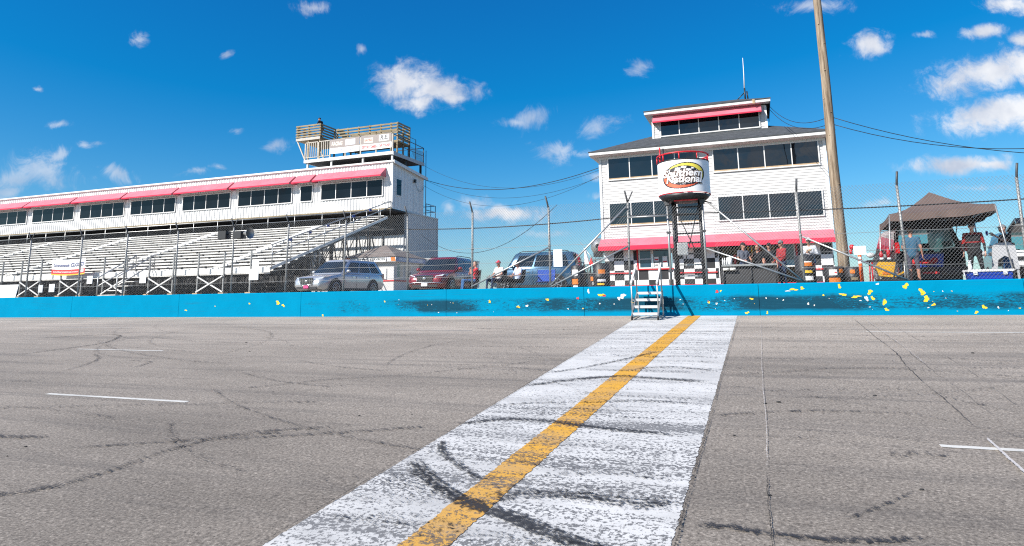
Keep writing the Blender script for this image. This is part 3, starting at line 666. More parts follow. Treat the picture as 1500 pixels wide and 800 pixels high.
WR = .0019; mesh_panel(-52, -17.1, .93, 3.62); WR = .0024; mesh_panel(-17.1, -9.2, .93, 3.62); WR = .0029; mesh_panel(-9.2, -3.80, .93, 3.62); mesh_panel(-3.80, -2.56, 3.05, 3.5); mesh_panel(-2.5, -1.52, .93, 3.35); mesh_panel(-1.2, 16, .93, 3.62)
part('chain_link', mb, fence, 'wire')
mb = MB()
def sag(a, b, d, n=12):
    a = Vector(a); b = Vector(b)
    return [a.lerp(b, i / n) - Vector((0, 0, d * 4 * (i / n) * (1 - i / n))) for i in range(n + 1)]
ps = [-52] + posts + [16]
for z, d in ((1.34, .02), (1.78, .03), (2.28, .02)):
    for a, b in zip(ps, ps[1:]):
        if a == -3.80 and z < 3: continue
        part('cable', MB().tube(sag((a, FY - .05, z), (b, FY - .05, z), d, 5), .007, 4, cap=False), fence, 'wire') if a > -46 else None
for (x0, z0, x1, z1) in ((-9.22, .98, -6.45, 2.2), (-6.40, .98, -3.82, 3.4), (-6.38, .93, -3.82, 2.14), (-1.45, 1.98, 1.15, .95), (-1.30, 3.36, 1.15, .95), (1.22, 2.22, 3.74, .93), (-3.8, 3.05, -2.55, 3.05)):
    part('pipe_brace', MB().tube([(x0, FY - .09, z0), (x1, FY - .09, z1)], .027, 8), fence, 'galv')
single('fence_cable', MB().tube(sag((-12, FY + .1, 3.1), (-3.8, FY + .1, 3.12), .12) + sag((-1.3, FY + .1, 3.08), (16, FY + .1, 3.4), .25)[0:], .018, 5), 'thin black cable strung high along the chain-link fence', 'cable', material='cable')

# notice boards hung on the fence
boards = [(-30.9, 1.28, .30, .34, 'sign_grey', 'light grey blank board on the fence, left of two boards side by side'), (-30.15, 1.30, .36, .36, 'sign_white', 'white blank board on the fence, right of two boards side by side'), (-27.75, 1.62, .34, .34, 'sign_white', 'white blank board on the fence over a white cross brace'),
          (-24.55, 1.58, .36, .34, 'sign_white', 'white blank board on the fence below the entrance stair handrails'), (-18.55, 2.02, .32, .32, 'sign_white', 'white blank board on the fence, upper of two, one above the other'), (-18.62, 1.62, .46, .42, 'sign_white', 'white blank board on the fence, lower of two, one above the other'),
          (-6.13, 1.85, .30, .56, 'sign_white', 'tall white blank board on the fence beside the blue van'), (2.66, 1.77, .31, .24, 'sign_white', 'small white board on the fence between the wooden pole and the brown canopy')]
for x, z, w, h, m, lab in boards:
    mb = MB().use(m).box(x - w / 2, x + w / 2, FY - .075, FY - .06, z - h / 2, z + h / 2)
    mb.use('galv').tube([(x - w / 2 + .02, FY - .08, z + h / 2 - .03), (x - w / 2 + .02, FY - .03, z + h / 2 - .03)], .006, 4).tube([(x + w / 2 - .02, FY - .08, z + h / 2 - .03), (x + w / 2 - .02, FY - .03, z + h / 2 - .03)], .006, 4)
    single('notice_board', mb, lab, 'sign', (x, FY - .07, z - h / 2), group='white boards hung on the catch fence')
mb = MB().use('sign_white').prism([(-34.6, FY - .09, .9), (-32.55, FY - .09, .9), (-32.4, FY - .09, 1.5), (-34.5, FY - .09, 1.5)], (0, .02, 0))
mb.use('sign_grey').box(-34.5, -32.5, FY - .095, FY - .091, 1.17, 1.20)
single('white_panel', mb, 'large white panel leaning on the fence at the far left end of the wall', 'panel', (-33.5, FY - .08, .9))
# horn loudspeakers on one fence post
t = thing('loudspeaker', 'grey horn loudspeaker with black housings on a fence post before the bleachers', 'loudspeaker', (-19.85, FY, 3.25))
part('bracket', MB().tube([(-20.4, FY, 3.28), (-19.3, FY, 3.28)], .03, 6), t, 'black_steel')
part('housing', MB().box(-20.50, -20.1, FY - .14, FY + .16, 3.1, 3.42), t, 'black')
part('housing', MB().box(-19.72, -19.32, FY - .14, FY + .16, 3.08, 3.38), t, 'black')
part('horn', MB().lathe([(.05, 0), (.08, .10), (.13, .22), (.22, .34), (.23, .35)], (-19.32, FY, 3.28), 14, 'x', False), t, 'galv')

# ------------------------------------------------------------------ rolling metal steps at the gate
st = thing('metal_steps', 'aluminium step unit with handrails standing at the wall by the flag stand', 'steps', (-3.1, 19.1, gz(19.1)))
X0, X1 = -3.47, -2.74
for i in range(4):
    y = 18.70 + i * .30; z = .13 + i * .195
    mb = MB().box(X0 + .02, X1 - .02, y, y + .25, z - .035, z).box(X0 + .02, X1 - .02, y - .012, y, z - .075, z)
    part('tread', mb, st, 'sign_grey')
for x in (X0, X1):
    mb = MB().bar((x, 18.62, .02), (x, 19.75, .74), .03, .09).bar((x, 18.62, -.01), (x, 19.8, .03), .03, .04).bar((x, 19.75, -.0), (x, 19.75, .74), .03, .04)
    part('stringer', mb, st, 'galv')
    mb = MB().tube([(x, 18.76, .05), (x, 18.76, .97), (x, 19.62, 1.48), (x, 19.62, .2)], .021, 8)
    h = part('handrail', mb, st, 'galv')
    part('grip', MB().bar((x, 18.70, .94), (x, 19.72, 1.54), .05, .06), h, 'alu')
    mb = MB().lathe([(.055, -.02), (.055, .02)], (x, 18.64, gz(18.64) + .058), 14, 'x'); part('caster', mb, st, 'rubber')

# ------------------------------------------------------------------ flag stand
FX, FYC, FR_ = -2.03, 20.72, 0.79
fs = thing('flag_stand', 'round white flag stand with a club logo on a black steel ladder frame', 'flag stand', (FX, FYC, .8))
mb = MB().use('white_paint').lathe([(FR_, 3.70), (FR_, 4.70)], (FX, FYC, 0), 64, caps=False)
drum = part('drum', mb, fs, sharp=40)
part('rim', MB().lathe([(FR_ - .02, 3.668), (FR_ + .006, 3.672), (FR_ + .006, 3.692), (FR_ - .02, 3.692)], (FX, FYC, 0), 48, caps=False), fs, 'red_trim')
part('rim', MB().lathe([(FR_ - .02, 4.695), (FR_ + .010, 4.695), (FR_ + .010, 4.73), (FR_ - .02, 4.73)], (FX, FYC, 0), 48, caps=False), fs, 'black_steel')
mb = MB().lathe([(.78, 3.655), (.70, 3.56), (.62, 3.50), (.02, 3.50)], (FX, FYC, 0), 40); part('floor', mb, fs, 'black_steel')
part('underside_panel', MB().box(FX - .28, FX + .42, FYC - .5, FYC - .4, 3.46, 3.49), fs, 'red_trim')
mb = MB()
mb.tube([(FX + FR_ * cos(a), FYC + FR_ * sin(a), 4.93) for a in [2 * PI * i / 40 for i in range(41)]], .026, 6)
rail = part('guard_rail', mb, fs, 'red_paint')
for i in range(9):
    a = 2 * PI * i / 9 - .9
    part('rail_post', MB().tube([(FX + FR_ * cos(a), FYC + FR_ * sin(a), 4.72), (FX + FR_ * cos(a), FYC + FR_ * sin(a), 4.93)], .022, 6), rail, 'red_paint')
# logo painted round the drum
TH0 = atan2(-FYC, -FX)
def wrap(off, a0=0, b0=0):
    return lambda a, b: (FX + (FR_ + off) * cos(TH0 + (a + a0) / FR_), FYC + (FR_ + off) * sin(TH0 + (a + a0) / FR_), 4.20 + b + b0)
plain('logo_yellow', (.75, .62, .08)); plain('logo_orange', (.70, .12, .05)); plain('logo_black', (.02, .02, .025)); plain('logo_white', (.82, .82, .82)); plain('logo_brown', (.22, .10, .04))
mb = MB(); NX, NY = 120, 70; fn = wrap(.002)
grid = {}
for i in range(NX):
    for j in range(NY):
        ex = -1 + 2 * (i + .5) / NX; ey = -1 + 2 * (j + .5) / NY; r = sqrt(ex * ex + ey * ey)
        if r > 1: continue
        if r > .93: m = 'logo_black'
        elif sqrt((ex + .13) ** 2 + (ey + .16) ** 2) > .88 and ex + ey > .1: m = 'logo_black' if sqrt((ex + .13) ** 2 + (ey + .16) ** 2) < .92 else 'logo_yellow'
        elif sqrt((ex - .13) ** 2 + (ey - .16) ** 2) > .88 and ex + ey < -.1: m = 'logo_black' if sqrt((ex - .13) ** 2 + (ey - .16) ** 2) < .92 else 'logo_orange'
        else:
            wx = ex + .15 * ey + .08 * sin(5 * ey); wy = ey + .12 * sin(4 * ex)
            k = int(math.floor(wx * 4.2) + math.floor(wy * 3.6))
            m = 'logo_black' if k % 2 else 'logo_white'
        grid.setdefault(m, []).append((i, j))
A, B, TI = .70, .40, .16
for m, cells in grid.items():
    mb.use(m)
    for i, j in cells:
        q = []
        for di, dj in ((0, 0), (1, 0), (1, 1), (0, 1)):
            ex = -1 + 2 * (i + di) / NX; ey = -1 + 2 * (j + dj) / NY
            q.append(fn(ex * A, ey * B + TI * ex * A * .6))
        mb.poly(q)
for txt, b0, a0, w, sz in (('Southern', .075, -.03, 1.28, .30), ('National', -.115, .02, 1.16, .30)):
    for off, bold, m in ((.004, .10, 'logo_black'), (.0055, .055, 'logo_brown'), (.007, .026, 'logo_white')):
        add_text(mb, txt, M[m], wrap(off, a0, b0), sz, w + (bold - .03) * .5, bold=bold, shear=.22)
add_text(mb, 'Motorsports Park', M['logo_black'], wrap(.006, .24, -.255), .085, .74, bold=.03, shear=.15)
part('logo', mb, drum)
for i, (x, y, m, r) in enumerate(((-2.56, 20.52, 'galv', .038), (-1.50, 20.52, 'galv', .038), (-2.42, 20.85, 'black_steel', .055), (-1.60, 20.85, 'black_steel', .055), (-2.42, 21.35, 'black_steel', .05), (-1.62, 21.35, 'black_steel', .05))):
    part('leg', MB().tube([(x, y, .8), (x, y, 3.52)], r, 8), fs, m)
for z in (1.2, 1.55, 1.9, 2.25, 2.55, 2.85, 3.15, 3.4):
    part('rung', MB().bar((-2.42, 21.35, z), (-1.62, 21.35, z), .045, .05), fs, 'galv' if z < 1.8 else 'black_steel')
for a, b in (((-2.42, 20.8, 3.45), (-1.62, 20.8, 1.5)), ((-1.62, 20.82, 3.45), (-2.25, 20.82, 1.2))):
    part('cross_brace', MB().tube([a, b], .016, 5), fs, 'black_steel')
for x in (-2.56, -1.50):
    part('collar', MB().box(x - .07, x + .07, 20.46, 20.6, 3.38, 3.5).box(x - .06, x + .06, 20.46, 20.58, 1.3, 1.36).box(x - .06, x + .06, 20.46, 20.58, 2.5, 2.56), fs, 'post_dark')
part('side_strut', MB().tube([(-1.45, 20.55, 3.45), (-1.22, 20.45, 3.36)], .02, 5), fs, 'black_steel')
mb = MB().use('sign_grey').box(-2.33, -2.02, 20.60, 20.74, 1.82, 2.20).use('galv').box(-2.31, -2.04, 20.585, 20.60, 1.84, 2.18)
single('junction_box', mb, 'pale grey electrical box mounted inside the flag stand frame', 'box', (-2.17, 20.67, 1.82))
for x, m, z1, lab in ((-2.70, 'red_paint', 5.24, 'furled red flag standing at the left rail of the flag stand'), (-2.60, 'black', 5.20, 'furled black flag beside the red one on the flag stand')):
    mb = MB().use('lumber').tube([(x, 20.5, 4.3), (x + .01, 20.5, z1 + .03)], .012, 6).use(m).tube([(x, 20.5, 4.65), (x, 20.5, 4.9), (x + .005, 20.5, z1)], .04, 7, r1=.022)
    single('furled_flag', mb, lab, 'flag', (x, 20.5, 4.3), group='flags held at the flag stand')

# ------------------------------------------------------------------ timing tower
TY = 35.0; TXL, TXR = -7.92, 3.47; TZ0, TZ1 = .8, 8.22
tower = thing('timing_tower', 'white clapboard race control tower with pink-red awnings and a checkered ground floor', 'building', (-2.2, TY, .8))
def lap(x0, x1, y, z0, z1, step=.14, d=.021):
    prof = []; z = z0
    while z < z1 - .01:
        t = min(z + step, z1); prof += [(0, y - d, z), (0, y, t)]; z = t
    return MB().strip(prof, (x0, 0, 0), (x1, 0, 0))
mb = lap(TXL, TXR, TY, 3.2, TZ1); mb.box(TXL, TXR, TY + .02, TY + 7, 3.2, TZ1)
wall = part('wall', mb, tower, 'white_siding')
for x in (TXL, TXR): part('corner_board', MB().box(x - .07, x + .07, TY - .05, TY + .08, 3.2, TZ1), wall, 'white_trim')
part('frieze', MB().box(TXL, TXR, TY - .045, TY, 8.12, TZ1 + .02), wall, 'white_trim')
# ground floor: checkered panels
mb = MB(); mb.use('checker_white').box(TXL + .05, -6.05, TY + .01, TY + .3, .8, 3.2).box(-4.25, -1.9, TY + .01, TY + .3, .8, 3.2).box(1.75, TXR - .05, TY + .01, TY + .3, .8, 3.2).box(-6.05, -4.25, TY + .01, TY + .3, .8, 1.98).box(-6.05, TXR - .05, TY + .012, TY + .3, 3.08, 3.2)
cs = .525
def checker(x0, x1, z0, z1, ph):
    i = 0; x = x0
    while x < x1 - .02:
        j = 0; z = z1; xe = min(x + cs, x1)
        while z > z0 + .02:
            ze = max(z - cs, z0)
            mb.use('checker_black' if (i + j + ph) % 2 == 0 else 'checker_white')
            mb.poly([(x, TY - .004, ze), (xe, TY - .004, ze), (xe, TY - .004, z), (x, TY - .004, z)])
            z = ze; j += 1
        x = xe; i += 1
checker(TXL + .05, -6.1, .85, 2.98, 1); checker(-6.05, -4.25, .85, 1.93, 0); checker(-4.2, -1.95, .85, 2.98, 0); checker(1.8, TXR - .05, .85, 2.98, 0)
gf = part('ground_floor_wall', mb, tower)
part('interior_back_wall', MB().box(-1.9, 1.75, TY + 2.2, TY + 2.3, .8, 3.1), tower, 'tan_wall')
part('ceiling_panel', MB().box(-1.9, 1.75, TY + .3, TY + 2.2, 3.08, 3.12).box(-1.95, -1.9, TY + .02, TY + 2.2, .8, 3.1).box(1.75, 1.8, TY + .31, TY + 2.2, .8, 3.1), tower, 'dark_board')
part('half_wall', MB().box(-1.85, .85, TY + .02, TY + .1, .8, 1.95), tower, 'dark_board')
for x0, x1, z in ((-7.7, -6.3, 1.76), (-6.05, -4.2, 1.93), (-4.1, -2.0, 1.70), (2.0, 2.9, 1.72)):
    part('red_ledge', MB().box(x0, x1, TY - .09, TY - .006, z, z + .06), tower, 'red_trim')
part('red_ledge', MB().box(TXL + .1, TXR - .1, TY - .09, TY - .006, 1.06, 1.13), tower, 'red_trim')
def window(name, x0, x1, y, z0, z1, n, parent, gl='glass', frame='white_trim', w=.06, sill=None):
    mb = MB()
    mb.box(x0, x1, y - .05, y - .003, z1 - w, z1).box(x0, x1, y - .06, y - .003, z0, z0 + w)
    mb.box(x0, x0 + w, y - .05, y - .003, z0 + w, z1 - w).box(x1 - w, x1, y - .05, y - .003, z0 + w, z1 - w)
    for i in range(1, n):
        x = lerp(x0, x1, i / n); mb.box(x - w * .4, x + w * .4, y - .045, y - .003, z0 + w, z1 - w)
    f = part(name, mb, parent, frame)
    mb = MB()
    for i in range(n):
        a = lerp(x0, x1, i / n) + w * .4; b = lerp(x0, x1, (i + 1) / n) - w * .4
        tl = random.uniform(-.004, .004); tz = random.uniform(-.006, .006)
        mb.poly([(a, y - .030 + tl - tz, z0 + w * .8), (b, y - .030 - tl - tz, z0 + w * .8), (b, y - .030 - tl + tz, z1 - w * .8), (a, y - .030 + tl + tz, z1 - w * .8)])
    part('pane', mb, f, gl)
    if sill: part('sill', MB().box(x0 + w, x1 - w, y - .043, y - .034, z0 + w, z0 + w + .07), f, sill)
    return f
window('window', -7.50, -2.62, TY - .024, 6.88, 8.16, 4, tower, 'tower_glass', sill='block')
window('window', -1.90, 3.22, TY - .024, 6.88, 8.16, 4, tower, 'tower_glass', sill='block')
window('window', -7.52, -2.62, TY - .024, 4.32, 5.64, 4, tower, 'tower_glass', sill='block')
window('window', -1.80, 3.20, TY - .024, 4.32, 5.64, 4, tower, 'tower_glass')
window('window', -6.0, -5.3, TY - .006, 2.0, 3.02, 1, tower, 'glass_blue'); 
w_ = window('window', -5.28, -4.30, TY - .006, 2.0, 3.02, 1, tower, 'glass_blue')
mb = MB().use('sign_white').box(-5.18, -4.95, TY - .05, TY - .045, 2.36, 2.60).box(-5.18, -4.95, TY - .05, TY - .045, 2.05, 2.28).box(-4.75, -4.5, TY - .05, TY - .045, 2.08, 2.62)
mb.use('red_label').box(-5.16, -4.97, TY - .054, TY - .051, 2.42, 2.5).box(-4.73, -4.52, TY - .054, TY - .051, 2.3, 2.38).use('black').box(-5.15, -4.98, TY - .054, TY - .051, 2.14, 2.20)
part('posted_notice', mb, w_)
part('meeting_rail', MB().box(-5.95, -5.35, TY - .055, TY - .04, 2.48, 2.53), w_, 'white_trim')
window('window', 1.15, 1.72, TY + .02, 1.9, 3.05, 1, tower, 'glass_blue')
part('red_jamb', MB().box(-6.1, -6.03, TY - .07, TY - .005, 1.93, 3.05).box(1.74, 1.82, TY - .07, TY - .005, 1.4, 3.05), tower, 'red_trim')
def awning(parent, x0, x1, y, z0, zv, z1, d, name='awning'):
    """sloped fabric from the wall at z1 to the front edge at zv, valance hanging to z0"""
    mb = MB()
    th = .012; n = max(2, int((x1 - x0) / .6)); base = 0
    for i in range(n):
        a = lerp(x0, x1, i / n); b = lerp(x0, x1, (i + 1) / n); c = (a + b) / 2
        s_ = .012
        for u0, u1, d0, d1 in ((a, c, 0, s_), (c, b, s_, 0)):
            for k in range(3):
                t0 = k / 3; t1 = (k + 1) / 3
                def P(u, dd, t): return (u, y - .005 - d * t, lerp(z1, zv, t) - dd * 4 * t * (1 - t))
                mb.poly([P(u0, d0, t1), P(u1, d1, t1), P(u1, d1, t0), P(u0, d0, t0)])
    mb.poly([(x0, y, z1), (x0, y, z0), (x0, y - d, z0), (x0, y - d, zv)]); mb.poly([(x1, y - d, zv), (x1, y - d, z0), (x1, y, z0), (x1, y, z1)])
    a = part(name, mb, parent, 'awning')
    part('valance', MB().box(x0 + .002, x1 - .002, y - d - .006, y - d + .006, z0, zv + .004), a, 'awning_valance')
    return a
awning(tower, -8.02, 3.5, TY - .03, 2.98, 3.20, 3.66, .78)
# main hip roof
EX0, EX1, EY0, EY1, EZ = -8.42, 3.95, TY - .55, TY + 7.6, 8.50
RZ = 10.2
mb = MB()
rl, rr_, ry = -4.4, -.1, TY + 3.5
e = [(EX0, EY0, EZ), (EX1, EY0, EZ), (EX1, EY1, EZ), (EX0, EY1, EZ)]; r_ = [(rl, ry, RZ), (rr_, ry, RZ)]
mb.poly([e[0], e[1], r_[1], r_[0]]); mb.poly([e[1], e[2], r_[1]]); mb.poly([e[2], e[3], r_[0], r_[1]]); mb.poly([e[3], e[0], r_[0]])
rf = part('roof', mb, tower, 'shingle')
mb = MB().box(EX0, EX1, EY0, EY0 + .03, EZ - .2, EZ - .045).box(EX1 - .03, EX1, EY0 + .03, EY1, EZ - .2, EZ - .045).box(EX0, EX0 + .03, EY0 + .03, EY1, EZ - .2, EZ - .045)
part('fascia', mb, rf, 'white_trim')
part('drip_edge', MB().box(EX0 - .03, EX1 + .03, EY0 - .03, EY0 + .05, EZ - .043, EZ + .012), rf, 'shingle')
part('soffit', MB().poly([(EX0, EY0, EZ - .21), (EX0, TY, EZ - .26), (EX1, TY, EZ - .26), (EX1, EY0, EZ - .21)]).poly([(EX0, EY0, EZ - .21), (EX0, EY1, EZ - .21), (TXL, EY1, EZ - .26), (TXL, TY, EZ - .26)]), rf, 'white_trim')
# control cab on the roof
CY = TY + 1.75; CX0, CX1 = -5.14, 0.93
mb = lap(CX0, CX1, CY, 9.0, 10.75); mb.box(CX0, CX1, CY + .02, CY + 3.6, 9.0, 10.75)
cab = part('roof_cab', mb, tower, 'white_siding')
window('cab_window', -4.75, .62, CY - .024, 9.50, 10.46, 5, cab, 'tower_glass', sill=None)
part('corner_board', MB().box(CX0 - .06, CX0 + .06, CY - .05, CY + .06, 9.3, 10.7).box(CX1 - .06, CX1 + .06, CY - .05, CY + .06, 9.3, 10.7), cab, 'white_trim')
part('side_cladding', MB().box(CX1 + .005, CX1 + .04, CY + .08, CY + 3.6, 9.3, 10.9), cab, 'shingle')
a_ = awning(cab, -5.10, .72, CY - .03, 10.26, 10.33, 10.80, .5, 'cab_awning')
mb = MB(); x0, x1, y0, y1, z = -5.55, 1.2, CY - .45, CY + 4.1, 11.0
mb.poly([(x0, y0, z), (x1, y0, z), (-.4, CY + 1.8, 11.75), (-3.9, CY + 1.8, 11.75)]); mb.poly([(x1, y0, z), (x1, y1, z), (-.4, CY + 1.8, 11.75)]); mb.poly([(x0, y1, z), (x0, y0, z), (-3.9, CY + 1.8, 11.75)]); mb.poly([(x1, y1, z), (x0, y1, z), (-3.9, CY + 1.8, 11.75), (-.4, CY + 1.8, 11.75)])
cr = part('cab_roof', mb, cab, 'shingle')
part('cab_fascia', MB().box(x0, x1, y0, y0 + .03, z - .19, z - .045).box(x0, x0 + .03, y0 + .03, y1, z - .19, z - .045), cab, 'white_trim')
part('cab_fascia', MB().box(x1 - .03, x1, y0 + .03, y1, z - .22, z - .004), cab, 'shingle')
part('drip_edge', MB().box(x0 - .03, x1 + .03, y0 - .03, y0 + .05, z - .043, z + .012), cr, 'shingle')
part('cab_soffit', MB().poly([(x0, y0, z - .2), (x0, CY, z - .2), (x1, CY, z - .2), (x1, y0, z - .2)]).poly([(x0, CY, z - .2), (x0, y1, z - .2), (CX0, y1, z - .2), (CX0, CY, z - .2)]), cab, 'white_trim')
part('cab_gutter_outlet', MB().box(.3, .42, y0 - .05, y0, z - .24, z - .0), cab, 'block')
t = thing('radio_antenna', 'thin white whip antenna on a small steel bracket atop the tower roof', 'antenna', (-.05, CY + 1.9, 11.7))
part('whip', MB().tube([(-.06, CY + 1.9, 12.3), (-.03, CY + 1.9, 13.2), (-.02, CY + 1.9, 14.25)], .035, 6, r1=.015), t, 'white_trim')
mb = MB().tube([(-.05, CY + 1.9, 11.6), (-.05, CY + 1.9, 12.4)], .045, 6).tube([(-.55, CY + 1.9, 11.7), (-.06, CY + 1.9, 12.15)], .03, 5).tube([(.1, CY + 1.9, 11.7), (.06, CY + 1.9, 12.2)], .04, 5)
part('bracket', mb, t, 'black_steel')
# flood lamp on the left wall
t = thing('flood_lamp', 'big round grey flood lamp bracketed to the left corner of the white tower', 'lamp', (-8.3, TY + .1, 3.3))
part('dish', MB().lathe([(.12, .0), (.36, .14), (.46, .34), (.47, .36)], (-8.28, TY + .15, 3.32), 18, 'y', False), t, 'galv')
part('lens', MB().lathe([(.0, .30), (.30, .34), (.455, .35)], (-8.28, TY + .14, 3.32), 18, 'y', False), t, 'sign_white')
part('ballast', MB().box(-8.5, -8.06, TY + .05, TY + .4, 2.72, 2.95), t, 'black_steel')
part('bracket', MB().tube([(-8.2, TY + .3, 3.3), (-7.9, TY + .3, 3.3)], .04, 6).tube([(-8.3, TY + .3, 2.85), (-7.9, TY + .3, 2.85)], .03, 6).tube([(-9.3, TY + .3, 3.6), (-8.6, TY + .3, 2.6), (-7.95, TY + .3, 2.6)], .015, 5), t, 'galv')
# what hangs in the open counter
for i in range(13):
    x = -1.7 + i * .2 + random.uniform(-.04, .04); zt = 3.0; L = random.uniform(.5, 1.0)
    m = random.choice(['yellow_label', 'lumber', 'red_label', 'lumber', 'block'])
    mb = MB().use('black').tube([(x, TY + .55, zt + .08), (x, TY + .55, zt)], .012, 4).use(m).box(x - .03, x + .03, TY + .52, TY + .58, zt - L * .4, zt).use(random.choice(['lumber', 'red_label', 'black'])).box(x - .07, x + .05, TY + .5, TY + .6, zt - L, zt - L * .42)
    single('hanging_merchandise', mb, 'strip of merchandise hanging in the open counter window of the tower', 'merchandise', (x, TY + .55, zt), group='merchandise hanging in the tower counter')

# ------------------------------------------------------------------ wooden utility pole and overhead cables
def pole_mat():
    m, nt, b, o = newmat('weathered_pole')
    v = coords(nt, (1, 1, .05)); n = noise(nt, v, 16, 6, .7, .3)
    c = ramp(nt, n, [(.30, (.07, .048, .03)), (.45, (.20, .145, .095)), (.60, (.33, .26, .185)), (.76, (.46, .39, .31))]).outputs[0]
    k = noise(nt, coords(nt, (1, 1, .03)), 30, 3, .6); c = mixc(nt, ramp(nt, k, [(.60, g(0)), (.66, g(.8))]).outputs[0], c, (.06, .042, .028))
    link(nt, c, b.inputs['Base Color']); b.inputs['Roughness'].default_value = .9
    bn = node(nt, 'ShaderNodeBump', i_Strength=.7, i_Distance=.02); link(nt, n, bn.inputs['Height']); link(nt, bn.outputs[0], b.inputs['Normal'])
    return m
M['pole'] = pole_mat()
pl = thing('utility_pole', 'tall weathered brown wooden utility pole standing before the white tower', 'pole', (2.6, 24, .8))
mb = MB().tube([(2.61 + .012 * sin(z), 24 + .01 * cos(z * .7), z) for z in (.8, 2, 3.5, 5, 6.5, 8, 9.5, 11, 12.5)], .182, 20, r1=.118)
for z, a in ((9.9, -2), (9.2, -1), (8.2, -1.6), (7.2, -2.4), (6.7, -1.2), (5.9, -1.9), (4.9, -2.2), (4.2, -1.1)):
    r = .175 - .0055 * (z - .8); mb.tube([(2.61 + r * .9 * cos(a), 24 + r * .9 * sin(a), z), (2.61 + (r + .025) * cos(a), 24 + (r + .025) * sin(a), z + .01)], .022, 6)
part('shaft', mb, pl, 'pole')
mb = MB().tube([(2.86, 23.95, 1.85), (2.86, 23.95, 2.0)], .05, 8).ball((2.9, 23.93, 2.08), .08, .08, .09).tube([(2.76, 23.97, 1.95), (2.9, 23.95, 1.95)], .02, 5)
part('beacon', mb, pl, 'red_paint')
def cable(name, pts, r, label, grp='overhead cables'):
    single(name, MB().tube(pts, r, 5), label, 'cable', pts[0], 'cable', grp)
G0 = (-24.1, 44.2, 9.8)
cable('overhead_cable', sag(G0, (-7.95, TY + .2, 7.75), 1.05, 24), .020, 'thick black cable bundle sagging between the grandstand and the tower')
cable('overhead_cable', sag((-24.1, 44.2, 10.9), (-7.95, TY + .2, 7.6), 1.4, 24), .010, 'thin cable from the rooftop deck dipping below the thick bundle')
cable('overhead_cable', sag(G0, (-7.95, TY + .2, 7.2), 1.35, 24), .010, 'thin cable hung just under the thick bundle beside the tower')
cable('overhead_cable', sag((-24.1, 44.2, 9.3), (-7.95, TY + .2, 7.3), 1.7, 24), .010, 'lowest thin cable sagging between grandstand roof and tower')
cable('overhead_cable', sag((-23.9, 43.5, 5.4), (-10.2, 34, 5.6), 2.0, 24), .016, 'low drooping cable against the sky behind the red car')
cable('overhead_cable', sag((1.2, CY + 1, 10.9), (2.55, 24, 6.55), .5, 14) , .012, 'cable from the tower roof down to the wooden pole, upper of two')
cable('overhead_cable', sag((1.2, CY + 1, 10.7), (2.55, 24, 6.3), .5, 14), .012, 'cable from the tower roof down to the wooden pole, lower of two')
cable('overhead_cable', sag((2.7, 24, 6.55), (13, 24, 4.6), .75, 18), .012, 'cable running right from the wooden pole, dipping least')
cable('overhead_cable', sag((2.7, 24, 6.3), (13, 24, 5.6), 1.0, 18), .012, 'cable running right from the wooden pole, dipping deepest')
# ------------------------------------------------------------------ grandstand suites
SX0, SX1, SY = -80.0, -24.35, 40.0
suite = thing('suite_building', 'long white corrugated suite building with red awnings above the grandstand seats', 'building', (-50, SY, .8))
def corr(p0, p1, z0, z1, out, pitch=.27, d=.035, z1b=None):
    """ribbed metal sheet between two ground points, ribs standing out along `out`"""
    p0 = Vector((*p0, 0)); p1 = Vector((*p1, 0)); o = Vector((*out, 0)); L = (p1 - p0).length; n = int(L / pitch); u = (p1 - p0) / L; mb = MB(); pts = []
    for i in range(n):
        s = i * L / n; w = L / n
        pts += [(s, 0), (s + w * .55, 0), (s + w * .65, d), (s + w * .9, d)]
    pts.append((L, 0))
    for s, k in pts:
        q = p0 + u * s + o * k; zt = z1 if z1b is None else lerp(z1, z1b, s / L)
        mb.v += [Vector((q.x, q.y, z0)), Vector((q.x, q.y, zt))]
    for i in range(len(pts) - 1): mb.face((2 * i, 2 * i + 2, 2 * i + 3, 2 * i + 1))
    return mb
part('front_wall', corr((SX0, SY), (SX1, SY), 7.0, 10.4, (0, -1)), suite, 'white_metal')
sw = part('side_wall', corr((SX1, SY + .05), (SX1, 44.65), 7.0, 10.38, (1, 0), .42, .04, 9.9), suite, 'white_metal')
part('floor_slab', MB().box(SX0, SX1 - .02, SY + .02, 44.65, 6.86, 7.0), suite, 'dark_board')
part('base_trim', MB().box(SX0, SX1 + .05, SY - .07, SY - .04, 6.95, 7.04), suite, 'lumber')
mb = MB().prism([(SX1 + .18, SY - .15, 10.40), (SX1 + .18, SY - .15, 10.52), (SX1 + .18, 44.9, 10.02), (SX1 + .18, 44.9, 9.90)], (SX0 - SX1, 0, 0))
part('roof', mb, suite, 'white_trim')
part('roof_gutter', MB().prism([(SX1 + .2, SY - .15, 10.30), (SX1 + .2, SY - .18, 10.53), (SX1 + .2, 44.95, 10.03), (SX1 + .2, 44.95, 9.80)], (.04, 0, 0)), suite, 'white_trim')
part('corner_trim', MB().box(SX1 - .16, SX1 + .045, SY - .06, SY - .037, 7.0, 10.4).box(SX1 + .045, SX1 + .06, SY - .06, SY + .14, 7.0, 10.4), suite, 'white_trim')
bays = [-24.78, -30.95, -32.85, -38.9, -44.75, -50.65, -56.85, -63.15, -69.4, -75.7, -80]
for b1, b0 in zip(bays, bays[1:]):
    n = 4 if b1 - b0 > 3 else 1
    if b1 - b0 < 5 and n == 4: continue
    window('window', b0 + .42, b1 - .32 if n == 4 else b1 - .3, SY - .036, 7.93, 9.22, n, suite, w=.07)
    awning(suite, b0 + .12, b1 - .10, SY - .04, 9.30, 9.40, 10.02, .72)
mb = MB().box(SX1 + .041, SX1 + .07, 40.42, 41.20, 7.98, 9.28); f = part('side_window', mb, suite, 'white_trim')
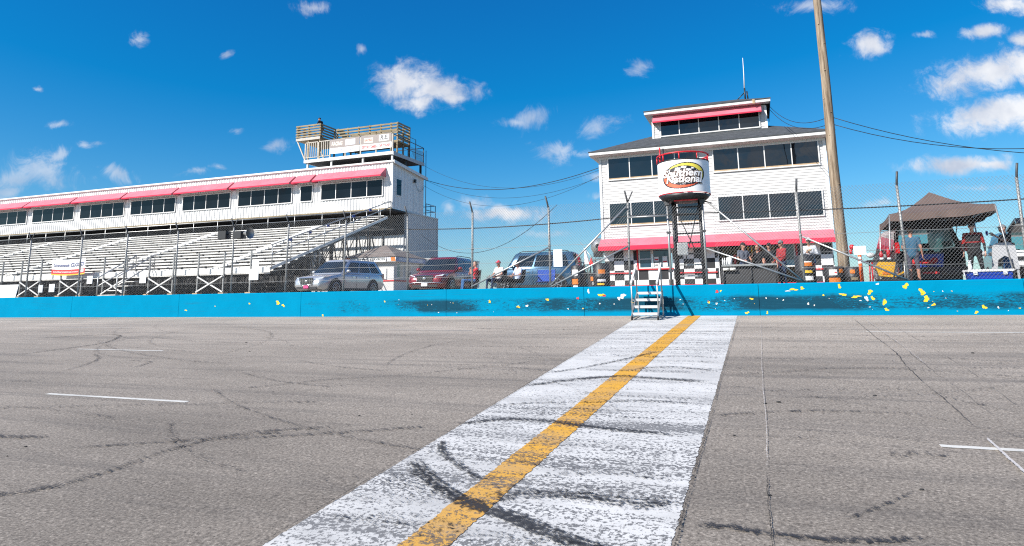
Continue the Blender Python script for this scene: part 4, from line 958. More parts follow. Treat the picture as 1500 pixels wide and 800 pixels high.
part('pane', MB().box(SX1 + .07, SX1 + .076, 40.48, 41.14, 8.05, 9.22), f, 'glass')
part('wall_lamp', MB().box(SX1 + .05, SX1 + .2, 43.0, 43.15, 9.35, 9.6).tube(sag((SX1 + .1, 43.1, 9.4), (SX1 + .1, 44.6, 9.3), .55, 10), .012, 4), suite, 'black_steel')
part('lower_wall', corr((SX0, 42.0), (-33.0, 42.0), .8, 6.86, (0, -1)), suite, 'dark_board')  # white wall coloured dark here for the shade under the seats
part('lower_wall', corr((-33.0, 42.0), (-24.5, 42.0), .8, 5.3, (0, -1)), suite, 'white_metal')
part('recess_panel', MB().box(-33.0, -24.5, 41.9, 41.95, 5.3, 6.86), suite, 'dark_board')
t = thing('metal_annex', 'grey corrugated metal annex under the right end of the suite building', 'annex', (-26, 44.5, .8))
part('wall', corr((-24.33, 42.0), (-24.33, 47.0), .8, 6.95, (1, 0), .42, .04), t, 'grey_metal')
part('wall', MB().box(-27.5, -24.36, 42.05, 47.0, .8, 6.9), t, 'grey_metal')
part('edge_trim', MB().box(-27.5, -24.26, 46.9, 47.02, .8, 6.95).box(-24.4, -24.25, 41.96, 47.05, 6.9, 7.0), t, 'grey_metal')
mb = MB()
for y in (45.2, 46.0, 46.8): mb.tube([(-24.4, y, 7.0), (-24.4, y, 8.0)], .03, 5)
for z in (7.5, 8.0): mb.tube([(-24.4, 45.2, z), (-24.4, 46.8, z)], .03, 5); mb.tube([(-24.4, 46.8, z), (-25.6, 46.8, z)], .03, 5)
part('landing_rail', mb, t, 'blue_car')
part('cable_conduit', MB().tube([(-24.2, 44.75, 7.0), (-24.2, 44.75, 12.2)], .03, 5), suite, 'blue_car')

# ------------------------------------------------------------------ bleachers
bl = thing('bleachers', 'aluminium grandstand bleachers with many bench rows in front of the suites', 'bleachers', (-50, 34, .8))
NR = 15
def rowY(i): return 28.2 + .65 * i
def rowZ(i): return 2.42 + .235 * i
BX0, BX1 = -80.0, -24.55
for i in range(NR):
    y, z = rowY(i), rowZ(i)
    mb = MB().box(BX0, BX1, y, y + .26, z - .05, z)
    r = part('bench', mb, bl, 'alu')
    part('riser', MB().box(BX0, BX1, y + .10, y + .115, z - .245, z - .13).box(BX0, BX1, y + .36, y + .62, z - .05, z - .02), r, 'alu')
part('front_fascia', MB().box(BX0, BX1, 28.06, 28.08, 2.10, 2.38).box(BX0, BX1, 27.6, 28.06, 2.02, 2.06), bl, 'alu')
part('walkway', MB().box(BX0, -33.0, 38.7, 41.9, 5.52, 5.60), bl, 'dark_board')
mb = MB()
for y in (38.7, 39.5, 40.6): mb.box(-33.0, BX1, y, y + .22, 5.54, 5.60)  # gapped planks and posts added to cast striped shadow on the wall behind
x = BX1
while x > -33: mb.box(x - .05, x + .05, 39.2, 39.3, .8, 5.54).bar((x, 39.2, 1.0), (x - 1.0, 39.2, 5.4), .06, .07); x -= 1.1
part('walkway_shade_frame', mb, bl, 'black_steel')
mb = MB()
for i in range(15, 18): mb.box(-26.4, BX1, rowY(i), rowY(i) + .26, rowZ(i) - .05, rowZ(i))
part('end_steps', mb, bl, 'alu')
mb = MB()
for i in range(NR):
    off = (i * 0.63) % 1.83
    k = 0
    while BX0 + off + k * 1.83 < BX1:
        x = BX0 + off + k * 1.83; y, z = rowY(i), rowZ(i); mb.box(x - .035, x + .035, y + .02, y + .12, z - .17, z - .052); k += 1
n = int((BX1 - BX0) / 1.83)
for k in range(n + 1):
    x = BX1 - k * 1.83
    for j in (1, 4, 8, 12, 14):
        mb.box(x - .03, x + .03, rowY(j) - .03, rowY(j) + .03, .8, rowZ(j) - .3)
    mb.bar((x, rowY(0), rowZ(0) - .32), (x, rowY(14), rowZ(14) - .32), .05, .10)
    mb.bar((x, rowY(1), .9), (x, rowY(4), rowZ(4) - .3), .04, .05); mb.bar((x, rowY(4), .9), (x, rowY(8), rowZ(8) - .3), .04, .05); mb.bar((x, rowY(8), .9), (x, rowY(12), rowZ(12) - .3), .04, .05); mb.bar((x, rowY(12), .9), (x, rowY(14), rowZ(14) - .3), .04, .05)
    if k % 2: mb.bar((x, rowY(4), .9), (x + 1.83, rowY(4), 2.9), .04, .05); mb.bar((x, rowY(4), 2.9), (x + 1.83, rowY(4), .9), .04, .05); mb.bar((x, rowY(8), .9), (x + 1.83, rowY(8), 3.8), .04, .05); mb.bar((x, rowY(8), 3.8), (x + 1.83, rowY(8), .9), .04, .05)
part('understructure', mb, bl, 'black_steel')
part('end_stringer', MB().bar((-24.45, rowY(0) - .3, rowZ(0) - .15), (-24.45, rowY(17) + .3, rowZ(17) - .12), .06, .16), bl, 'alu')
er = MB()
for k in range(9):
    t_ = k / 8; y = lerp(28.0, 39.85, t_); z = lerp(2.3, 6.5, t_); er.tube([(-24.40, y, z), (-24.40, y, z + lerp(1.25, .95, t_))], .03, 6)
for o0, o1 in ((1.25, .95), (.72, .55)): er.tube([(-24.40, 27.9, 2.3 + o0), (-24.40, 39.9, 6.55 + o1)], .035, 6)
er.tube([(-24.40, 39.9, 7.5), (-25.2, 39.9, 7.5)], .03, 6)
part('end_guard_rail', er, bl, 'galv')
mb = MB()
for t_ in (.12, .26, .4, .62, .78): mb.tube([(-24.44, lerp(27.9, 39.9, t_), lerp(3.46, 7.4, t_)), (-24.34, lerp(27.9, 39.9, t_ + .01), lerp(3.46, 7.44, t_))], .06, 6)
part('rail_tie', mb, bl, 'blue_chair')
mb = MB(); x = BX1
while x > BX0:
    mb.tube([(x, 38.8, 5.7), (x, 38.8, 6.78)], .03, 5); x -= 2.45
mb.tube([(BX0, 38.8, 6.72), (BX1, 38.8, 6.72)], .03, 5); mb.tube([(BX0, 38.8, 6.35), (BX1, 38.8, 6.35)], .03, 5)
part('back_rail', mb, bl, 'galv')
for ax in (-28.6, -37.6, -46.5, -55.5, -64):
    mb = MB()
    for i in range(NR - 1): mb.box(ax - .34, ax + .34, rowY(i) - .05, rowY(i) + .28, rowZ(i) - .08, rowZ(i) + .02).box(ax - .34, ax + .34, rowY(i) + .3, rowY(i) + .58, rowZ(i) + .07, rowZ(i) + .12)
    part('aisle_steps', mb, bl, 'alu')
k = 0; x = -25.4
while x > -60:
    part('front_post', MB().box(x - .035, x + .035, 27.52, 27.59, .8, 3.25), bl, 'post')
    part('footing', MB().box(x - .18, x + .18, 27.4, 27.75, .8, 1.06), bl, 'block')
    if k % 2 and x > -58:
        part('cross_brace', MB().bar((x, 27.5, 1.1), (x - 1.83, 27.5, 1.95), .03, .07).bar((x, 27.46, 1.95), (x - 1.83, 27.46, 1.1), .03, .07), bl, 'white_trim')
    x -= 1.83; k += 1
for sx in (-34.0, -48.5):
    es = part('entrance_stair', MB().box(sx - .7, sx + .7, 26.05, 26.35, 1.0, 1.04).box(sx - .7, sx + .7, 26.4, 26.7, 1.25, 1.29).box(sx - .7, sx + .7, 26.75, 27.05, 1.5, 1.54).box(sx - .7, sx + .7, 27.1, 27.4, 1.75, 1.79).box(sx - .7, sx + .7, 27.45, 28.0, 2.0, 2.04), bl, 'alu')
    for s in (-.75, .75):
        mb = MB().tube([(sx + s, 26.0, .8), (sx + s, 26.0, 2.0), (sx + s, 28.3, 3.35), (sx + s, 28.3, 2.3)], .035, 6).tube([(sx + s, 26.0, 1.5), (sx + s, 28.3, 2.85)], .03, 6)
        part('handrail', mb, es, 'galv')
# closed banner tied to the bleacher front
t = thing('closed_banner', 'white and red banner reading Grandstands CLOSED tied to the bleacher front', 'banner', (-39.3, 27.45, 2.3))
mb = MB(); bx0, bx1, bz0, bz1 = -40.75, -37.85, 2.32, 3.28
def bnr(u, v, o=0): return (lerp(bx0, bx1, u), 27.42 + .03 * sin(u * 9) - o, lerp(bz0, bz1, v) - .06 * sin(u * PI))
def patch(mb, m, fn, u0, u1, v0, v1, o=0, n=12):
    mb.use(m)
    for i in range(n):
        a = lerp(u0, u1, i / n); b = lerp(u0, u1, (i + 1) / n); mb.poly([fn(a, v0, o), fn(b, v0, o), fn(b, v1, o), fn(a, v1, o)])
patch(mb, 'sign_white', bnr, 0, 1, .36, 1); patch(mb, 'red_label', bnr, 0, 1, .08, .358); patch(mb, 'yellow_label', bnr, 0, 1, 0, .078)
plain('ink_blue', (.03, .04, .18))
def on(fn, cu, cv, su, sv, o): return lambda a, b: fn(cu + a * su, cv + b * sv, o)
add_text(mb, 'Grandstands', M['ink_blue'], on(bnr, .30, .62, 1, 1, .006), .30, .50, bold=.02, shear=.2)
add_text(mb, 'CLOSED', M['ink_blue'], on(bnr, .77, .64, 1, 1, .006), .32, .36, bold=.03, shear=.2)
add_text(mb, 'southernnational.com', M['sign_white'], on(bnr, .42, .22, 1, 1, .006), .16, .74, bold=.02)
patch(mb, 'sign_white', bnr, .86, .96, .14, .32, .006, 3)
part('printed_sheet', mb, t)
part('tie_rope', MB().tube([(bx0, 27.42, 3.24), (bx0 - .1, 27.5, 3.25)], .01, 4).tube([(bx1, 27.42, 3.24), (bx1 + .1, 27.5, 3.25)], .01, 4), t, 'cable')

# ------------------------------------------------------------------ deck on the suite roof
dk = thing('rooftop_deck', 'white-edged rooftop deck with rails standing on the suite building roof', 'deck', (-28.3, 42.3, 10.5))
DX0, DX1 = -32.2, -24.35
part('deck_floor', MB().box(DX0, DX1, 40.06, 44.6, 11.02, 11.16), dk, 'dark_board')
part('edge_board', MB().box(DX0, DX1, 39.98, 40.05, 10.99, 11.22).box(DX0 - .05, DX0, 39.98, 44.6, 10.99, 11.22), dk, 'white_trim')
part('edge_board', MB().box(DX1, DX1 + .06, 39.98, 44.66, 10.93, 11.2), dk, 'grey_metal')
mb = MB()
for x in (-32.0, -29.8, -27.0, -24.5):
    mb.box(x - .06, x + .06, 40.1, 40.22, 10.45, 11.0)
part('stub_post', mb, dk, 'white_trim')
mb = MB()
for y in (42, 44.4): mb.box(-24.6, -24.45, y, y + .12, 10.1, 11.0); mb.box(-31.5, -31.38, y, y + .12, 10.1, 11.0)
part('stub_post', mb, dk, 'black_steel')
mb = MB().box(DX0, DX1, 40.0, 40.07, 12.54, 12.60).box(DX0, -29.9, 40.0, 40.06, 11.36, 11.41)
for x in (-32.17, -30.95, -29.87, -28.5, -27.15, -25.8, -24.40): mb.box(x - .045, x + .045, 40.0, 40.08, 11.2, 12.6)
x = -32.0
while x < -29.9: mb.box(x - .025, x + .025, 40.01, 40.05, 11.4, 12.55); x += .19
part('front_rail', mb, dk, 'deck_trim')
mb = MB().tube([(DX1, 40.1, 12.5), (DX1, 44.6, 12.4)], .03, 5).tube([(DX1, 44.6, 11.1), (DX1, 44.6, 12.4)], .035, 5).tube([(DX1, 40.1, 11.8), (DX1, 44.6, 11.75)], .02, 5).tube([(DX1, 42.4, 11.1), (DX1, 42.4, 12.45)], .03, 5).tube([(DX1, 44.6, 12.4), (-28, 44.6, 12.4)], .03, 5)
mb.tube([(DX1 - .6, 43.2, 11.1), (DX1 - .6, 43.2, 13.1), (DX1 - .6, 44.4, 13.1), (DX1 - .6, 44.4, 11.1)], .03, 5)
part('side_rail', mb, dk, 'post_dark')
mb = MB()
for i in range(26):
    y = 42.4 + i * .085
    mb.tube([(DX1 - .01, y, 11.2), (DX1 - .01, min(44.6, y + .9), 11.2 + min(44.6, y + .9) - y)], .006, 3, cap=False); mb.tube([(DX1 - .01, y, 12.1), (DX1 - .01, min(44.6, y + .9), 12.1 - min(44.6, y + .9) + y)], .006, 3, cap=False)
part('rail_netting', mb, dk, 'wire')
pen = thing('lumber_pen', 'weathered yellow-brown lumber viewing pen with slat rails above the rooftop deck', 'platform', (-27.7, 42.5, 11.2))
mb = MB()
for z in (12.98, 13.22, 13.46, 13.70): mb.box(-30.45, -24.9, 41.48, 41.52, z, z + .12)
part('front_rail', mb, pen, 'lumber')
mb = MB()
for z in (12.3, 12.55, 12.8, 13.04, 13.28, 13.52, 13.72): mb.box(-24.9, -24.86, 41.5, 43.4, z, z + .13)
part('side_rail', mb, pen, 'lumber')
for x in (-30.4, -29.4, -28.4, -27.4, -26.4, -25.5, -24.95): part('post', MB().box(x - .05, x + .05, 41.53, 41.63, 11.2 if x > -26 else 12.4, 13.86), pen, 'lumber')
for x, y in ((-24.95, 42.4), (-24.95, 43.35), (-30.4, 43.4), (-28, 43.4)): part('post', MB().box(x - .05, x + .05, y, y + .1, 11.2, 13.8), pen, 'lumber')
part('floor', MB().box(-30.4, -24.95, 41.6, 43.4, 12.3, 12.4), pen, 'lumber')
mb = MB()
for z in (12.9, 13.3, 13.7): mb.box(-30.4, -24.95, 43.4, 43.44, z, z + .1)
part('back_rail', mb, pen, 'lumber')
ns = thing('crow_nest', 'weathered slatted lumber crow nest on posts at the left end of the rooftop deck', 'platform', (-31.9, 41.5, 11.2))
N0, N1 = -33.05, -30.8
part('floor', MB().box(N0, N1, 40.0, 43.2, 12.80, 12.96), ns, 'lumber')
part('fascia_board', MB().box(N0, N1, 39.95, 39.99, 12.78, 12.98), ns, 'deck_trim')
mb = MB()
for z in (13.04, 13.25, 13.46, 13.67, 13.88): mb.box(N0, N1, 39.96, 40.0, z, z + .115)
part('front_slats', mb, ns, 'lumber')
mb = MB()
for z in (13.04, 13.25, 13.46, 13.67, 13.88): mb.box(N1, N1 + .04, 39.96, 41.9, z, z + .115); mb.box(N0 - .04, N0, 39.96, 43.2, z, z + .115)
part('side_slats', mb, ns, 'lumber')
for x in (N0 + .06, (N0 + N1) / 2, N1 - .06): part('post', MB().box(x - .05, x + .05, 40.01, 40.1, 11.2 if x > N0 + .5 else 12.9, 14.0), ns, 'lumber')
for bx in ((N1 - .1, N1, 41.8, 41.9, 11.2, 14.0), (N0, N0 + .1, 43.1, 43.2, 12.9, 14.0), (N1 - .1, N1, 43.1, 43.2, 11.2, 14.0)): part('post', MB().box(*bx), ns, 'lumber')
part('knee_brace', MB().bar((N0 + .1, 40.05, 12.75), (-32.2, 40.05, 11.25), .08, .09).bar((N0 + .1, 42.8, 12.75), (-32.2, 42.8, 11.25), .08, .09), ns, 'deck_trim')
mb = MB()
for i in range(7): mb.bar((N1 + .15 + .12 * i, 42.0 + .2 * i, 13.95 - .26 * i), (N1 + .15 + .12 * i, 42.9 + .2 * i, 13.95 - .26 * i), .05, .2)
for y in (42.0, 42.9): mb.bar((N1, y, 14.0), (N1 + 1.0, y + 1.3, 12.2), .06, .08)
part('stair', mb, ns, 'lumber')
# printed banners tied to the deck rail
plain('banner_grey', (.26, .22, .20)); plain('banner_pale', (.62, .62, .66)); plain('ink_red', (.62, .08, .07)); plain('ink_pale', (.42, .42, .55)); plain('ink_cream', (.68, .60, .52)); plain('ink_dark', (.10, .10, .10)); plain('ink_brown', (.35, .12, .08))
for (x0, x1, kind, lab) in ((-29.85, -27.22, 0, 'printed deck banner with pale violet lettering on its white lower band'), (-27.10, -24.47, 1, 'printed deck banner with red lettering on its white lower band')):
    t = thing('rail_banner', lab, 'banner', ((x0 + x1) / 2, 39.96, 11.5), group='banners tied to the rooftop deck rail')
    def bf(u, v, o=0, x0=x0, x1=x1): return (lerp(x0, x1, u), 39.965 + .02 * sin(u * 7) - o, lerp(11.50, 12.60, v) - .03 * sin(u * PI))
    mb = MB(); patch(mb, 'banner_grey', bf, 0, 1, .40, 1); patch(mb, 'sign_white', bf, 0, 1, 0, .398)
    if kind == 0:
        add_text(mb, 'RACING', M['ink_cream'], on(bf, .24, .68, 1, 1, .006), .36, .38, bold=.05, shear=.2)
        patch(mb, 'banner_pale', bf, .52, .86, .50, .90, .006, 5); add_text(mb, 'SERIES', M['ink_pale'], on(bf, .69, .70, 1, 1, .010), .22, .26, bold=.03)
        add_text(mb, 'CHAMPIONS SERIES', M['ink_pale'], on(bf, .5, .2, 1, 1, .008), .26, .90, bold=.03)
    else:
        patch(mb, 'ink_cream', bf, .10, .40, .50, .84, .006, 5); add_text(mb, 'RACING', M['ink_brown'], on(bf, .25, .67, 1, 1, .010), .22, .26, bold=.03)
        patch(mb, 'sign_white', bf, .60, .92, .52, .95, .006, 5); add_text(mb, 'R.E.', M['ink_dark'], on(bf, .76, .74, 1, 1, .010), .42, .24, bold=.04, shear=.2)
        add_text(mb, 'SPORTSMEN OF YEAR', M['ink_red'], on(bf, .5, .2, 1, 1, .008), .26, .92, bold=.03)
    part('printed_sheet', mb, t)
    part('grommet_tie', MB().tube([(x0 + .03, 39.95, 12.56), (x0 + .03, 40.02, 12.6)], .02, 4).tube([(x1 - .03, 39.95, 12.56), (x1 - .03, 40.02, 12.6)], .02, 4), t, 'white_trim')

# ------------------------------------------------------------------ ticket kiosk, trailer, far trees
K0, K1, KY0, KY1 = -24.25, -21.10, 35.0, 38.2
kk = thing('ticket_kiosk', 'small white kiosk with brown hip roof and sign bands beside the bleachers', 'kiosk', (-22.7, 36.6, .8))
kw = part('wall', MB().box(K0, K1, KY0, KY1, .8, 2.95), kk, 'white_siding')
part('red_band', MB().box(K0 - .02, K1 + .03, KY0 - .03, KY0 - .003, 1.66, 1.74).box(K1 + .003, K1 + .03, KY0, KY1, 1.66, 1.74), kk, 'red_trim')
part('counter_panel', MB().box(-22.6, -21.6, KY0 - .05, KY0 - .004, 1.80, 2.45), kk, 'white_trim')
sx0, sx1, sy0, sy1 = K0 - .35, K1 + .30, KY0 - .30, KY1 + .3
part('sign_band', MB().box(sx0, sx1, sy0, sy0 + .05, 2.86, 3.17).box(sx1 - .05, sx1, sy0 + .05, sy1, 2.86, 3.17).box(sx0, sx1 - .05, sy0 + .05, sy1, 2.88, 3.1), kk, 'sign_white')
mb = MB(); 
add_text(mb, 'SILENT SERVICES', M['logo_black'], lambda a, b: (lerp(sx0, sx1, .54) + a, sy0 - .006, 3.015 + b), .20, 2.0, bold=.025, shear=.1)
for u0, u1, m in ((0, .14, 'orange_label'), (.05, .1, 'red_label'), (.86, 1, 'orange_label'), (.80, .92, 'banner_pale'), (.82, .84, 'red_label')):
    o = .004 if m in ('orange_label',) else .008
    mb.use(m).poly([(lerp(sx0, sx1, u0), sy0 - o, 2.88), (lerp(sx0, sx1, u1), sy0 - o, 2.88), (lerp(sx0, sx1, u1) - .06, sy0 - o, 3.15), (lerp(sx0, sx1, u0) + .04, sy0 - o, 3.15)])
plain('sign_blue', (.18, .24, .42)); mb.use('sign_blue').poly([(sx1 + .004, sy0 + .05, 2.87), (sx1 + .004, sy1, 2.87), (sx1 + .004, sy1, 3.16), (sx1 + .004, sy0 + .05, 3.16)])
add_text(mb, 'SILENT SERVICES', M['sign_white'], lambda a, b: (sx1 + .010, (sy0 + sy1) / 2 + a, 3.01 + b), .22, 3.0, bold=.03)
part('sign_lettering', mb, kk)
ax = (-22.67, 36.6, 4.06); q = [(sx0 - .05, sy0 - .05, 3.17), (sx1 + .05, sy0 - .05, 3.17), (sx1 + .05, sy1 + .05, 3.17), (sx0 - .05, sy1 + .05, 3.17)]
mb = MB()
for i in range(4): mb.poly([q[i], q[(i + 1) % 4], ax])
mb.poly([Vector(p) - Vector((0, 0, .012)) for p in q[::-1]]); part('roof', mb, kk, 'kiosk_shingle')
for y0 in (35.25, 36.25):
    f = part('window', MB().box(K1 + .003, K1 + .05, y0, y0 + .85, 1.85, 2.78), kk, 'white_trim')
    part('pane', MB().box(K1 + .05, K1 + .056, y0 + .06, y0 + .79, 1.92, 2.30).box(K1 + .05, K1 + .056, y0 + .06, y0 + .79, 2.34, 2.72), f, 'glass_blue')
t = thing('box_trailer', 'white box trailer parked behind the red car and the kiosk', 'trailer', (-19.9, 40, .8))
mb = MB().box(-21.5, -19.3, 38.6, 44, 1.3, 3.22); part('body', mb, t, 'white_paint')
part('corner_rail', MB().box(-21.52, -19.28, 38.56, 38.6, 3.14, 3.24).box(-19.30, -19.26, 38.6, 44, 3.14, 3.24), t, 'galv')
part('marker_lamp', MB().box(-21.2, -21.05, 38.53, 38.56, 3.0, 3.06).box(-20.0, -19.85, 38.53, 38.56, 3.0, 3.06), t, 'black')
part('underframe', MB().box(-21.3, -19.5, 38.8, 43.8, 1.1, 1.3), t, 'black_steel')
for y in (40.6, 41.6): part('wheel', MB().lathe([(.18, -.09), (.33, -.09), (.33, .09), (.18, .09)], (-19.35, y, 1.13), 16, 'x'), t, 'rubber')
def bare_tree(x, y, h, seed, label):
    rnd = random.Random(seed); t = thing('bare_tree', label, 'tree', (x, y, .8), group='bare trees far behind the tower')
    part('trunk', MB().tube([(x, y, .8), (x + rnd.uniform(-.2, .2), y, .8 + h * .4), (x + rnd.uniform(-.4, .4), y, .8 + h * .9)], .18, 7, r1=.03), t, 'bark')
    mb = MB()
    def grow(p, d, L, r, lv):
        q = p + d * L; m_ = p.lerp(q, .5) + Vector((rnd.uniform(-.1, .1), rnd.uniform(-.1, .1), 0)) * L
        mb.tube([p, m_, q], r, 4, r1=r * .6, cap=False)
        if lv == 0: return
        for k in range(3 if lv > 1 else 4):
            d2 = (d + Vector((rnd.uniform(-.8, .8), rnd.uniform(-.8, .8), rnd.uniform(-.1, .6)))).normalized(); grow(p.lerp(q, rnd.uniform(.4, 1)), d2, L * rnd.uniform(.55, .8), r * .55, lv - 1)
    for k in range(9):
        z = h * rnd.uniform(.2, .85); a = rnd.uniform(0, 2 * PI); grow(Vector((x, y, .8 + z)), Vector((cos(a) * .7, sin(a) * .7, rnd.uniform(.4, 1))).normalized(), h * .22, .05, 3)
    part('crown', mb, t, 'bark')
bare_tree(-22.6, 96, 5.6, 1, 'bare grey tree far behind, rightmost beside the white tower wall')
bare_tree(-25.6, 100, 5.2, 2, 'bare grey tree far behind, second from the white tower wall')
bare_tree(-28.2, 98, 3.8, 3, 'low bare grey tree far behind, farthest from the tower wall')
plain('pink_plate', (.62, .05, .20))
# ------------------------------------------------------------------ vehicles (local axes: +x forward, +y left, z up)
def wheel(parent, x, y, r, side, rim='alloy'):
    s = side
    def L(prof): return [(a, b * s) for a, b in prof]
    w = part('wheel', MB().lathe(L([(r * .62, -.11), (r * .93, -.12), (r, -.08), (r, .07), (r * .93, .11), (r * .64, .10)]), (x, y, r), 28, 'y', False), parent, 'rubber', w=False)
    mb = MB().use('black').lathe(L([(.001, .02), (r * .66, .02)]), (x, y, r), 24, 'y', False)
    mb.use(rim).lathe(L([(r * .58, .105), (r * .66, .112), (r * .66, .03)]), (x, y, r), 28, 'y', False).lathe(L([(.001, .095), (r * .17, .095), (r * .2, .03)]), (x, y, r), 12, 'y', False)
    for k in range(7):
        a = 2 * PI * k / 7; c0, s0 = cos(a), sin(a)
        mb.bar((x + c0 * r * .12, y + s * .085, r + s0 * r * .12), (x + c0 * r * .61, y + s * .095, r + s0 * r * .61), .03, .05, up=(0, 1, 0))
    part('rim', mb, w, w=False)

def car(name, label, loc, rz, paint, L=4.9, W=1.9, H=1.75, belt=1.06, hood=.98, wb=2.95, wr=.37, cowl=.27, roof0=.42, roof1=.90, rear=.985, group=None, face='bars', style='suv', plate='sign_white', tint='car_glass'):
    t = thing(name, label, 'car', loc, rz, group)
    f = lambda u: L / 2 - u * L           # u = 0 front .. 1 rear
    hw = W / 2
    st = [(0, .42, .62, .70), (.012, .34, .76, .80), (.05, .26, .86, .91), (.11, .24, hood - .06, .965), (.20, .24, hood, .985), (cowl, .24, belt - .01, 1), (.40, .24, belt + .01, 1), (.60, .24, belt + .03, 1), (.80, .24, belt + .05, 1), (.92, .26, belt + .04, .975), (.975, .30, belt - .02, .92), (.995, .36, belt - .14, .86), (1.0, .46, belt - .28, .80)]
    rings = []
    for u, zb, zt, w in st:
        w *= hw; x = f(u); zm = lerp(zb, zt, .55)
        half = [(.0, zb), (w * .86, zb), (w * .96, zb + .08), (w * 1.0, zm - .1), (w * 1.0, zm + .06), (w * .975, zt - .10), (w * .92, zt - .025), (w * .72, zt + .01), (0, zt + .03)]
        ring = [(x, y, z) for y, z in half] + [(x, -y, z) for y, z in half[-2:0:-1]]
        rings.append(ring)
    mb = MB(); mb.smooth = True; mb.loft(rings)
    body = part('body', mb, t, paint, w=False, sharp=38, fix=True)
    # cabin shell with glass panels set on it
    xa, xb, xc, xd = f(cowl), f(roof0), f(roof1), f(rear)
    w0, w1, z0, z1 = hw * .95, hw * .74, belt + .0, H - .075
    def ring(t_):
        a = lerp(xa, xb, t_); d = lerp(xd, xc, t_); w = lerp(w0, w1, t_); z = lerp(z0, z1, t_)
        b = .10 * (1 - .3 * t_)
        return [(a + b, 0, z), (a + b * .7, w * .5, z), (a - .03, w * .94, z), (a - .14, w, z), (lerp(a, d, .5), w * 1.005, z), (d + .16, w, z), (d + .03, w * .93, z), (d - .05, w * .5, z), (d - .06, 0, z), (d - .05, -w * .5, z), (d + .03, -w * .93, z), (d + .16, -w, z), (lerp(a, d, .5), -w * 1.005, z), (a - .14, -w, z), (a - .03, -w * .94, z), (a + b * .7, -w * .5, z)]
    r3 = [(lerp(xb, xc, .5) + (p[0] - lerp(xb, xc, .5)) * .93, p[1] * .88, H - .02) for p in ring(1)]
    r4 = [(lerp(xb, xc, .5) + (p[0] - lerp(xb, xc, .5)) * .75, p[1] * .60, H) for p in ring(1)]
    mb = MB(); mb.smooth = True; mb.loft([ring(-.04), ring(.5), ring(1), r3, r4])
    cabin = part('cabin', mb, t, paint, w=False, sharp=50, fix=True)
    def gl(nm, pts): part(nm, MB().poly(pts), cabin, tint, w=False)
    def rp(i, t_, o=0.008):
        p = Vector(ring(t_)[i]); c = Vector((lerp(xa, xd, .5), 0, p.z)); n = (p - c); n.z = 0; n = Vector((n.x / 2.2, n.y, 0)).normalized(); return p + n * o
    mbw = MB()
    for i, j in ((0, 1), (1, 2), (15, 0), (14, 15)):
        mbw.poly([rp(i, .06, .012), rp(j, .06, .012), rp(j, .93, .012), rp(i, .93, .012)])
    part('windscreen', mbw, cabin, tint, w=False)
    mbw = MB()
    for i, j in ((6, 7), (7, 8), (8, 9), (9, 10)): mbw.poly([rp(i, .22, .012), rp(j, .22, .012), rp(j, .9, .012), rp(i, .9, .012)])
    part('rear_window', mbw, cabin, tint, w=False)
    def sd(x, t_, s): return (x, s * (lerp(w0, w1, t_) * 1.005 + .010), lerp(z0, z1, t_))
    X = lambda u, t_: lerp(lerp(xa, xd, u), lerp(xb, xc, u), t_)
    for s in (1, -1):
        for u0, u1 in ((.10, .37), (.395, .66), (.69, .90)):
            sl = .35 if u0 < .2 else 0
            gl('side_window', [sd(X(u0, .1), .1, s), sd(X(u1, .1), .1, s), sd(X(u1 - (.03 if u1 > .8 else 0), .88), .88, s), sd(X(u0, .88), .88, s)][::s])
        for fx in (L / 2 - (L - wb) * .46, L / 2 - (L - wb) * .46 - wb):
            mb = MB().use('black'); yy = s * (hw * 1.003)
            pts = []; n = 18
            for k in range(n + 1):
                a = PI * k / n - .0; pts.append((fx + (wr + .075) * cos(a), wr + (wr + .075) * sin(a)))
            mb.poly([(x, yy, z) for x, z in pts] + [(fx - wr - .075, yy, .2), (fx + wr + .075, yy, .2)])
            part('wheel_arch', mb, body, w=False)
            wheel(t, fx, s * (hw - .085), wr, s)
        part('side_mirror', MB().ball((f(cowl + .075), s * (hw + .10), belt + .10), .09, .12, .085, 10, 8).tube([(f(cowl + .085), s * (hw * .92), belt + .03), (f(cowl + .08), s * (hw + .05), belt + .07)], .03, 5), t, paint, w=False)
        part('headlight', MB().poly([(f(.004), s * hw * .50, .70), (f(.018), s * hw * .74, .70), (f(.085), s * hw * .955, .78), (f(.12), s * hw * .962, .90), (f(.05), s * hw * .88, .875), (f(.012), s * hw * .52, .80)][::s]), body, 'headlamp', w=False)
        part('taillight', MB().box(f(.99), f(.955), s * hw * .72 - (0 if s > 0 else .2), s * hw * .72 + (.2 if s > 0 else 0), belt - .24, belt + .06), body, 'taillamp', w=False)
        part('sill_trim', MB().box(f(.78), f(.24), s * hw * .975 - .02, s * hw * .975 + .02, .22, .34), body, 'black', w=False)
        for u in (.30, .505, .72):
            part('door_seam', MB().box(f(u) - .006, f(u) + .006, s * hw * 1.0 - .004, s * hw * 1.0 + .002, .36, belt - .1), body, 'black', w=False)
        for u in (.47, .68): part('door_handle', MB().box(f(u), f(u) + .16, s * hw * .99 - .02, s * hw * .99 + .025, belt - .19, belt - .15), body, 'chrome', w=False)
    mb = MB().use('black').poly([(f(-.004), -hw * .42, .80), (f(-.004), hw * .42, .80), (f(-.004), hw * .34, .50), (f(-.004), -hw * .34, .50)][::-1])
    mb.use('chrome').tube([(f(-.006), -hw * .44, .81), (f(-.006), hw * .44, .81), (f(-.006), hw * .36, .49), (f(-.006), -hw * .36, .49), (f(-.006), -hw * .44, .81)], .018, 5)
